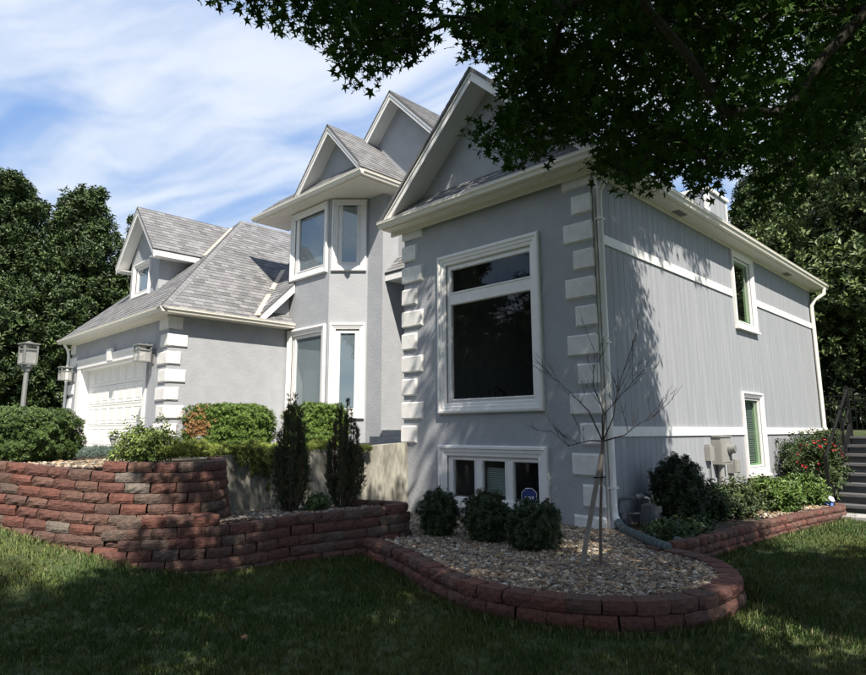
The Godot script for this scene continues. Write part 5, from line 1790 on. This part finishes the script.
# ---------------------------------------------------------------- small things
func build_things() -> void:
	var X := Vector3(1, 0, 0)
	var Z := Vector3(0, 0, 1)
	var a: Acc
	# post lamp
	var t := thing("post_lamp", "grey metal post lamp with square lantern behind the left hedge", "lamp", Vector3(-9.0, 1.2, 5.6), 0.15)
	a = Acc.new()
	a.tube([Vector3(0, -0.05, 0), Vector3(0, 1.72, 0)], [0.046, 0.042], 12)
	a.tube([Vector3(0, 1.62, 0), Vector3(0, 1.70, 0), Vector3(0, 1.74, 0)], [0.06, 0.09, 0.12], 12)
	obj("post", a, M.aluminium, t)
	a = Acc.new()
	for y in [1.74, 2.02, 2.10]:
		a.box(Vector3(-0.125, y, -0.125), Vector3(0.125, y + 0.03, 0.125))
	for sx in [-0.125, 0.10]:
		for sz in [-0.125, 0.10]:
			a.box(Vector3(sx, 1.77, sz), Vector3(sx + 0.03, 2.10, sz + 0.03))
	a.prism([Vector3(-0.145, 2.13, -0.145), Vector3(0.145, 2.13, -0.145), Vector3(0.145, 2.13, 0.145), Vector3(-0.145, 2.13, 0.145)], Vector3(0, 0.025, 0))
	a.tube([Vector3(0, 2.155, 0), Vector3(0, 2.20, 0)], [0.12, 0.02], 8)
	obj("lantern_frame", a, M.aluminium, t)
	a = Acc.new()
	a.box(Vector3(-0.10, 1.775, -0.10), Vector3(0.10, 2.018, 0.10))
	obj("lantern_glass", a, M.lamp_glass, t)
	# path lights
	for p in [[Vector3(-8.5, 1.21, 4.1), "small tulip shaped path light in the juniper by the garage door"], [Vector3(-7.45, 1.21, 3.3), "small path light in front of the garage corner quoins"], [Vector3(-7.6, 1.21, 2.75), "small path light beside the clipped hedge at the garage corner"]]:
		t = thing("path_light", p[1], "light", p[0], 0.0, "path lights on the terrace")
		a = Acc.new()
		a.tube([Vector3(0, -0.1, 0), Vector3(0, 0.2, 0)], [0.011, 0.011], 6)
		obj("stake", a, M.aluminium, t)
		a = Acc.new()
		a.tube([Vector3(0, 0.2, 0), Vector3(0, 0.23, 0), Vector3(0, 0.33, 0)], [0.015, 0.045, 0.075], 10)
		a.tube([Vector3(0, 0.33, 0), Vector3(0, 0.345, 0), Vector3(0, 0.38, 0)], [0.09, 0.09, 0.02], 10)
		obj("lamp_head", a, M.aluminium, t)
	# electric meter
	t = thing("electric_meter", "grey electric meter box with round dial on the side wall", "meter", Vector3(0.0, 0.0, -4.45))
	a = Acc.new()
	a.box(Vector3(0.016, 1.0, -0.28), Vector3(0.19, 1.53, 0.27))
	a.box(Vector3(0.016, 1.53, -0.30), Vector3(0.21, 1.55, 0.29))
	a.box(Vector3(0.19, 1.04, -0.25), Vector3(0.20, 1.5, 0.24))
	obj("cabinet", a, M.box_grey, t)
	a = Acc.new()
	a.tube([Vector3(0.20, 1.30, -0.13), Vector3(0.24, 1.30, -0.13)], [0.115, 0.115], 16)
	a.tube([Vector3(0.24, 1.30, -0.13), Vector3(0.31, 1.30, -0.13), Vector3(0.32, 1.30, -0.13)], [0.095, 0.09, 0.07], 16)
	obj("dial", a, M.aluminium, t)
	a = Acc.new()
	a.tube([Vector3(0.09, 0.15, 0.08), Vector3(0.09, 1.0, 0.08)], [0.06, 0.06], 12)
	obj("conduit", a, M.box_grey, t)
	t = thing("cable_box", "small grey cable box left of the electric meter with thin pipe", "box", Vector3(0.0, 0.0, -3.92))
	a = Acc.new()
	a.box(Vector3(0.016, 1.08, -0.11), Vector3(0.11, 1.35, 0.09))
	a.box(Vector3(0.016, 1.35, -0.09), Vector3(0.09, 1.39, 0.07))
	obj("case", a, M.box_grey, t)
	a = Acc.new()
	a.tube([Vector3(0.05, 0.15, -0.04), Vector3(0.05, 1.08, -0.04)], [0.014, 0.014], 6)
	obj("pipe", a, M.gas_grey, t)
	t = thing("cable_box", "small grey switch box low on the right of the electric meter", "box", Vector3(0.0, 0.0, -5.05))
	a = Acc.new()
	a.box(Vector3(0.016, 0.80, -0.14), Vector3(0.17, 1.08, 0.12))
	a.box(Vector3(0.17, 0.82, -0.12), Vector3(0.185, 1.06, 0.10))
	obj("case", a, M.box_grey, t)
	# gas meter
	t = thing("gas_meter", "dark grey gas meter with bent pipe at the wing's corner", "meter", Vector3(0.36, 0.2, -0.66))
	a = Acc.new()
	a.obox(Vector3(-0.08, 0.06, -0.15), Vector3(0.20, 0, 0), Vector3(0, 0.20, 0), Vector3(0, 0, 0.30))
	a.ellipsoid(Vector3(0.12, 0.15, 0), Vector3(0.06, 0.10, 0.14), 12, 8)
	a.obox(Vector3(-0.06, 0.26, -0.13), Vector3(0.16, 0, 0), Vector3(0, 0.09, 0), Vector3(0, 0, 0.26))
	obj("meter_body", a, M.gas_grey, t)
	a = Acc.new()
	a.box(Vector3(0.10, 0.24, -0.11), Vector3(0.16, 0.33, 0.02))
	obj("index", a, M.box_grey, t)
	a = Acc.new()
	a.tube([Vector3(-0.30, -0.1, 0.38), Vector3(-0.30, 0.32, 0.38), Vector3(-0.28, 0.42, 0.36), Vector3(-0.20, 0.45, 0.28), Vector3(0.02, 0.45, 0.08), Vector3(0.04, 0.43, 0.06), Vector3(0.04, 0.34, 0.06)], [0.024, 0.024, 0.024, 0.024, 0.024, 0.024, 0.024], 8)
	a.tube([Vector3(0.02, 0.34, -0.09), Vector3(0.02, 0.44, -0.09), Vector3(0.0, 0.48, -0.12), Vector3(-0.28, 0.48, -0.30)], [0.022, 0.022, 0.022, 0.022], 8)
	a.tube([Vector3(-0.30, 0.22, 0.38), Vector3(-0.08, 0.22, 0.15)], [0.018, 0.018], 8)
	obj("pipe", a, M.gas_grey, t)
	a = Acc.new()
	a.tube([Vector3(-0.10, 0.46, 0.19), Vector3(-0.02, 0.49, 0.12)], [0.05, 0.05], 10)
	a.ellipsoid(Vector3(-0.24, 0.16, 0.36), Vector3(0.05, 0.085, 0.085), 12, 8)
	obj("regulator", a, M.gas_grey, t)
	# corrugated drain pipe
	a = Acc.new()
	var path := smooth_path([Vector3(0.17, 0.335, -0.05), Vector3(0.30, 0.27, 0.06), Vector3(0.55, 0.262, 0.32), Vector3(0.95, 0.262, 0.68), Vector3(1.22, 0.262, 0.92), Vector3(1.42, 0.25, 1.02)], 0.012)
	var radii := []
	for i in path.size():
		radii.append(0.058 if i < 14 else (0.066 if (i / 3) % 2 == 0 else 0.047))
	a.tube(path, radii, 12, true, true)
	var dp := obj("drain_pipe", a, M.drain_pipe)
	tag(dp, "corrugated green drain pipe leading from the corner downspout", "pipe")
	a = Acc.new()
	path = smooth_path([Vector3(1.24, 0.25, 0.42), Vector3(1.32, 0.245, 0.47), Vector3(1.42, 0.225, 0.56)], 0.012)
	radii = []
	for i in path.size():
		radii.append(0.055 if (i / 2) % 2 == 0 else 0.045)
	a.tube(path, radii, 12, true, true)
	dp = obj("drain_pipe", a, M.drain_pipe)
	tag(dp, "short green pipe end poking out beside the low block edging", "pipe")
	# security sign
	t = thing("security_sign", "blue octagonal security sign standing behind the right clipped shrub", "sign", Vector3(-0.80, 0.0, 0.8), 0.5)
	a = Acc.new()
	a.tube([Vector3(0, -0.05, -0.01), Vector3(0, 0.75, -0.01)], [0.009, 0.009], 6)
	obj("stake", a, M.aluminium, t)
	for s in [[0.125, 0.0, "plate_rim", M.sign_white], [0.117, 0.004, "plate", M.sign_blue]]:
		var q := []
		for k in 8:
			var ang := TAU * (k + 0.5) / 8
			q.append(Vector3(cos(ang) * s[0], 0.70 + sin(ang) * s[0], s[1]))
		a = Acc.new()
		a.prism(q, Vector3(0, 0, 0.004))
		obj(s[2], a, s[3], t)
	var font := SystemFont.new()
	font.font_names = PackedStringArray(["Droid Sans"])
	font.font_weight = 700
	font.font_italic = true
	var tm := TextMesh.new()
	tm.text = "ADT"
	tm.font = font
	tm.font_size = 32
	tm.pixel_size = 0.0025
	tm.depth = 0.003
	put("lettering", tm, M.sign_white, Transform3D(Basis.IDENTITY, Vector3(0.0, 0.665, 0.011)), t)
	# lantern on the sill inside the big window
	t = thing("table_lantern", "small lantern standing inside the big front window", "lantern", Vector3(-2.2, 2.06, -0.22))
	a = Acc.new()
	for y in [0.0, 0.30]:
		a.box(Vector3(-0.11, y, -0.09), Vector3(0.11, y + 0.025, 0.09))
	for sx in [-0.11, 0.09]:
		for sz in [-0.09, 0.07]:
			a.box(Vector3(sx, 0.0, sz), Vector3(sx + 0.02, 0.31, sz + 0.02))
	a.tube([Vector3(0, 0.32, 0), Vector3(0, 0.40, 0)], [0.1, 0.02], 6)
	obj("lantern_frame", a, M.metal_dark, t)
	a = Acc.new()
	a.tube([Vector3(0, 0.025, 0), Vector3(0, 0.2, 0)], [0.035, 0.035], 10)
	obj("candle", a, M.sign_white, t)
	a = Acc.new()
	a.box(Vector3(-3.2, 1.98, -0.35), Vector3(-1.2, 2.06, -0.16))
	t = thing("window_shelf", "dark inner window ledge below the big front window", "ledge", Vector3.ZERO)
	obj("board", a, M.interior, t)
	# garden stairs up the bank
	t = thing("garden_stairs", "grey timber stairs climbing the bank at the right edge", "stairs", Vector3(1.74, 0.0, -5.3))
	for k in 8:
		a = Acc.new()
		a.box(Vector3(0.0, 0.10 + 0.178 * k, -0.29 * k - 0.36), Vector3(2.2, 0.285 + 0.178 * k - 0.05, -0.29 * k - 0.02))
		obj("riser", a, M.stair_wood, t)
		a = Acc.new()
		a.box(Vector3(-0.01, 0.236 + 0.178 * k, -0.29 * k - 0.32), Vector3(2.21, 0.285 + 0.178 * k, -0.29 * k + 0.03))
		obj("tread", a, M.stair_wood, t)
	a = Acc.new()
	a.prism([Vector3(-0.06, 0.05, 0.1), Vector3(-0.06, 0.45, 0.1), Vector3(-0.06, 1.85, -2.35), Vector3(-0.06, 1.3, -2.35)], Vector3(0.05, 0, 0))
	obj("stringer", a, M.metal_dark, t)
	a = Acc.new()
	a.tube([Vector3(-0.03, 1.15, 0.05), Vector3(-0.03, 2.55, -2.3), Vector3(-0.03, 2.55, -3.0)], [0.03, 0.03, 0.03], 6)
	a.tube([Vector3(-0.03, 0.72, 0.05), Vector3(-0.03, 2.12, -2.3), Vector3(-0.03, 2.12, -3.0)], [0.02, 0.02, 0.02], 6)
	obj("handrail", a, M.metal_dark, t)
	for k in 4:
		a = Acc.new()
		var z := 0.05 - 0.78 * k
		var y := 0.1 + 0.475 * k
		a.box(Vector3(-0.06, y, z - 0.03), Vector3(0.0, y + 1.07, z + 0.03))
		obj("post", a, M.metal_dark, t)
	# dark fence on the upper yard
	t = thing("yard_fence", "dark metal fence across the upper yard behind the stairs", "fence", Vector3(0.0, 1.5, -14.5))
	for y in [0.15, 1.05, 1.2]:
		a = Acc.new()
		a.box(Vector3(-4.0, y, -0.02), Vector3(5.2, y + 0.04, 0.02))
		obj("rail", a, M.metal_dark, t)
	var pk := Acc.new()
	pk.box(Vector3(-0.01, 0, -0.01), Vector3(0.01, 1.3, 0.01))
	var pkm := pk.mesh()
	for k in 68:
		put("picket", pkm, M.metal_dark, Transform3D(Basis.IDENTITY, Vector3(-3.95 + k * 0.135, 0, 0)), t)
	# crumpled bag by the rose
	t = thing("plastic_bag", "crumpled blue and white plastic bag on the ground beside the stairs", "bag", Vector3(1.72, 0.34, -5.05))
	for w in [["sheet", M.plastic_blue, Vector3(0, 0.05, 0)], ["white_fold", M.sign_white, Vector3(0.02, 0.10, 0.03)]]:
		a = Acc.new()
		var folds := []
		for i in 7:
			var row := []
			for k in 7:
				row.append(w[2] + Vector3((i - 3) * 0.032 + rng.randf_range(-0.012, 0.012), rng.randf_range(-0.035, 0.045) - 0.006 * ((i - 3) * (i - 3) + (k - 3) * (k - 3)), (k - 3) * 0.028 + rng.randf_range(-0.012, 0.012)))
			folds.append(row)
		for i in 6:
			for k in 6:
				a.tri(folds[i][k], folds[i + 1][k], folds[i + 1][k + 1], UP)
				a.tri(folds[i][k], folds[i + 1][k + 1], folds[i][k + 1], UP)
		obj(w[0], a, w[1], t)
	# concrete walk at the foot of the stairs
	a = Acc.new()
	a.box(Vector3(2.0, 0.0, -5.15), Vector3(4.6, 0.16, -4.55))
	structure(obj("walkway", a, M.slab))
	# fallen leaves
	mat("dry_leaf", Color(0.15, 0.085, 0.035), 0.8)
	var n := 0
	for p in [[Vector2(-0.65, 6.45), "dull orange fallen leaf on the lawn, nearer the left edge"], [Vector2(0.16, 5.95), "brown curled fallen leaf on the lawn, farther from the left edge"]]:
		var l := MeshInstance3D.new()
		l.name = numbered("fallen_leaf")
		l.mesh = star_mesh(0.085)
		l.material_override = M.dry_leaf
		add_child(l, true)
		l.transform = Transform3D(Basis.from_euler(Vector3(0.3, n * 1.7, 0.2)), Vector3(p[0].x, lawn_y(p[0].x, p[0].y) + 0.055, p[0].y))
		tag(l, p[1], "leaf", "fallen leaves")
		n += 1


# ---------------------------------------------------------------- sky
func cloud_image() -> Image:
	var w := 1792
	var h := 896
	var im := Image.create(w, h, false, Image.FORMAT_RGBAF)
	var f1 := FastNoiseLite.new()
	f1.seed = 5
	f1.frequency = 1.0
	f1.fractal_octaves = 6
	f1.fractal_gain = 0.62
	var f2 := FastNoiseLite.new()
	f2.seed = 19
	f2.frequency = 1.0
	f2.fractal_octaves = 3
	for y in h:
		var el := (0.5 - (y + 0.5) / h) * PI
		for x in w:
			if el < -0.02:
				im.set_pixel(x, y, Color(0, 0, 0, 0))
				continue
			var az := (x + 0.5) / w * TAU
			var d := Vector3(sin(az) * cos(el), sin(el), -cos(az) * cos(el))
			var k := 1.0 / (d.y + 0.22)
			var p := Vector2(d.x, d.z) * k
			# thin streaks drawn out along one wind direction
			var q := p.rotated(0.45)
			var warp := f2.get_noise_2d(p.x * 1.3, p.y * 1.3) * 0.5
			var s := f1.get_noise_2d(q.x * 0.9 + warp * 0.5, q.y * 4.2 + warp)
			var big := f2.get_noise_2d(q.x * 0.5 + 7.0, q.y * 1.2)
			var t := smoothstep(-0.55, 0.55, s * 0.7 + big * 0.55 + 0.1)
			im.set_pixel(x, y, Color(0.31, 0.246, 0.10, t))
	return im


func _ready() -> void:
	rng.seed = 20250702
	lump.seed = 4
	lump.frequency = 0.03
	lump.fractal_octaves = 3
	# camera: shifted lens, so that verticals and the tilt match the photograph
	var cam := Camera3D.new()
	cam.name = "camera"
	add_child(cam)
	cam.position = Vector3(4.962, 1.65, 8.683)
	cam.rotation_degrees = Vector3(9.650, 44.562, -0.186)
	cam.near = 0.05
	cam.far = 2000.0
	cam.projection = Camera3D.PROJECTION_FRUSTUM
	cam.size = 675.0 / 627.98 * 0.05
	cam.frustum_offset = Vector2(0, -12.5 / 627.98 * 0.05)
	# sky
	var sm := ProceduralSkyMaterial.new()
	sm.sky_top_color = Color(0.372, 0.504, 0.697)
	sm.sky_horizon_color = Color(0.541, 0.636, 0.748)
	sm.sky_curve = 0.22
	sm.sky_energy_multiplier = 1.0
	sm.ground_horizon_color = Color(0.30, 0.32, 0.28)
	sm.ground_bottom_color = Color(0.20, 0.22, 0.16)
	sm.sun_angle_max = 20.0
	sm.sky_cover = ImageTexture.create_from_image(cloud_image())
	var sky := Sky.new()
	sky.sky_material = sm
	var env := Environment.new()
	env.background_mode = Environment.BG_SKY
	env.sky = sky
	env.tonemap_mode = Environment.TONE_MAPPER_LINEAR
	env.tonemap_exposure = 1.85
	env.sdfgi_enabled = true
	env.ssao_enabled = true
	env.ssil_enabled = true
	var we := WorldEnvironment.new()
	we.name = "world_environment"
	we.environment = env
	add_child(we)
	# sun
	var sun := DirectionalLight3D.new()
	sun.name = "sun"
	sun.light_color = Color(1.0, 0.96, 0.90)
	sun.light_energy = 1.6
	sun.light_angular_distance = 0.55
	sun.shadow_enabled = true
	add_child(sun)
	sun.look_at_from_position(SUN_FROM * 40.0, Vector3.ZERO, UP)

	make_materials()
	make_shingle_meshes()
	build_house()
	build_ground()
	build_grass()
	build_plants()
	build_things()
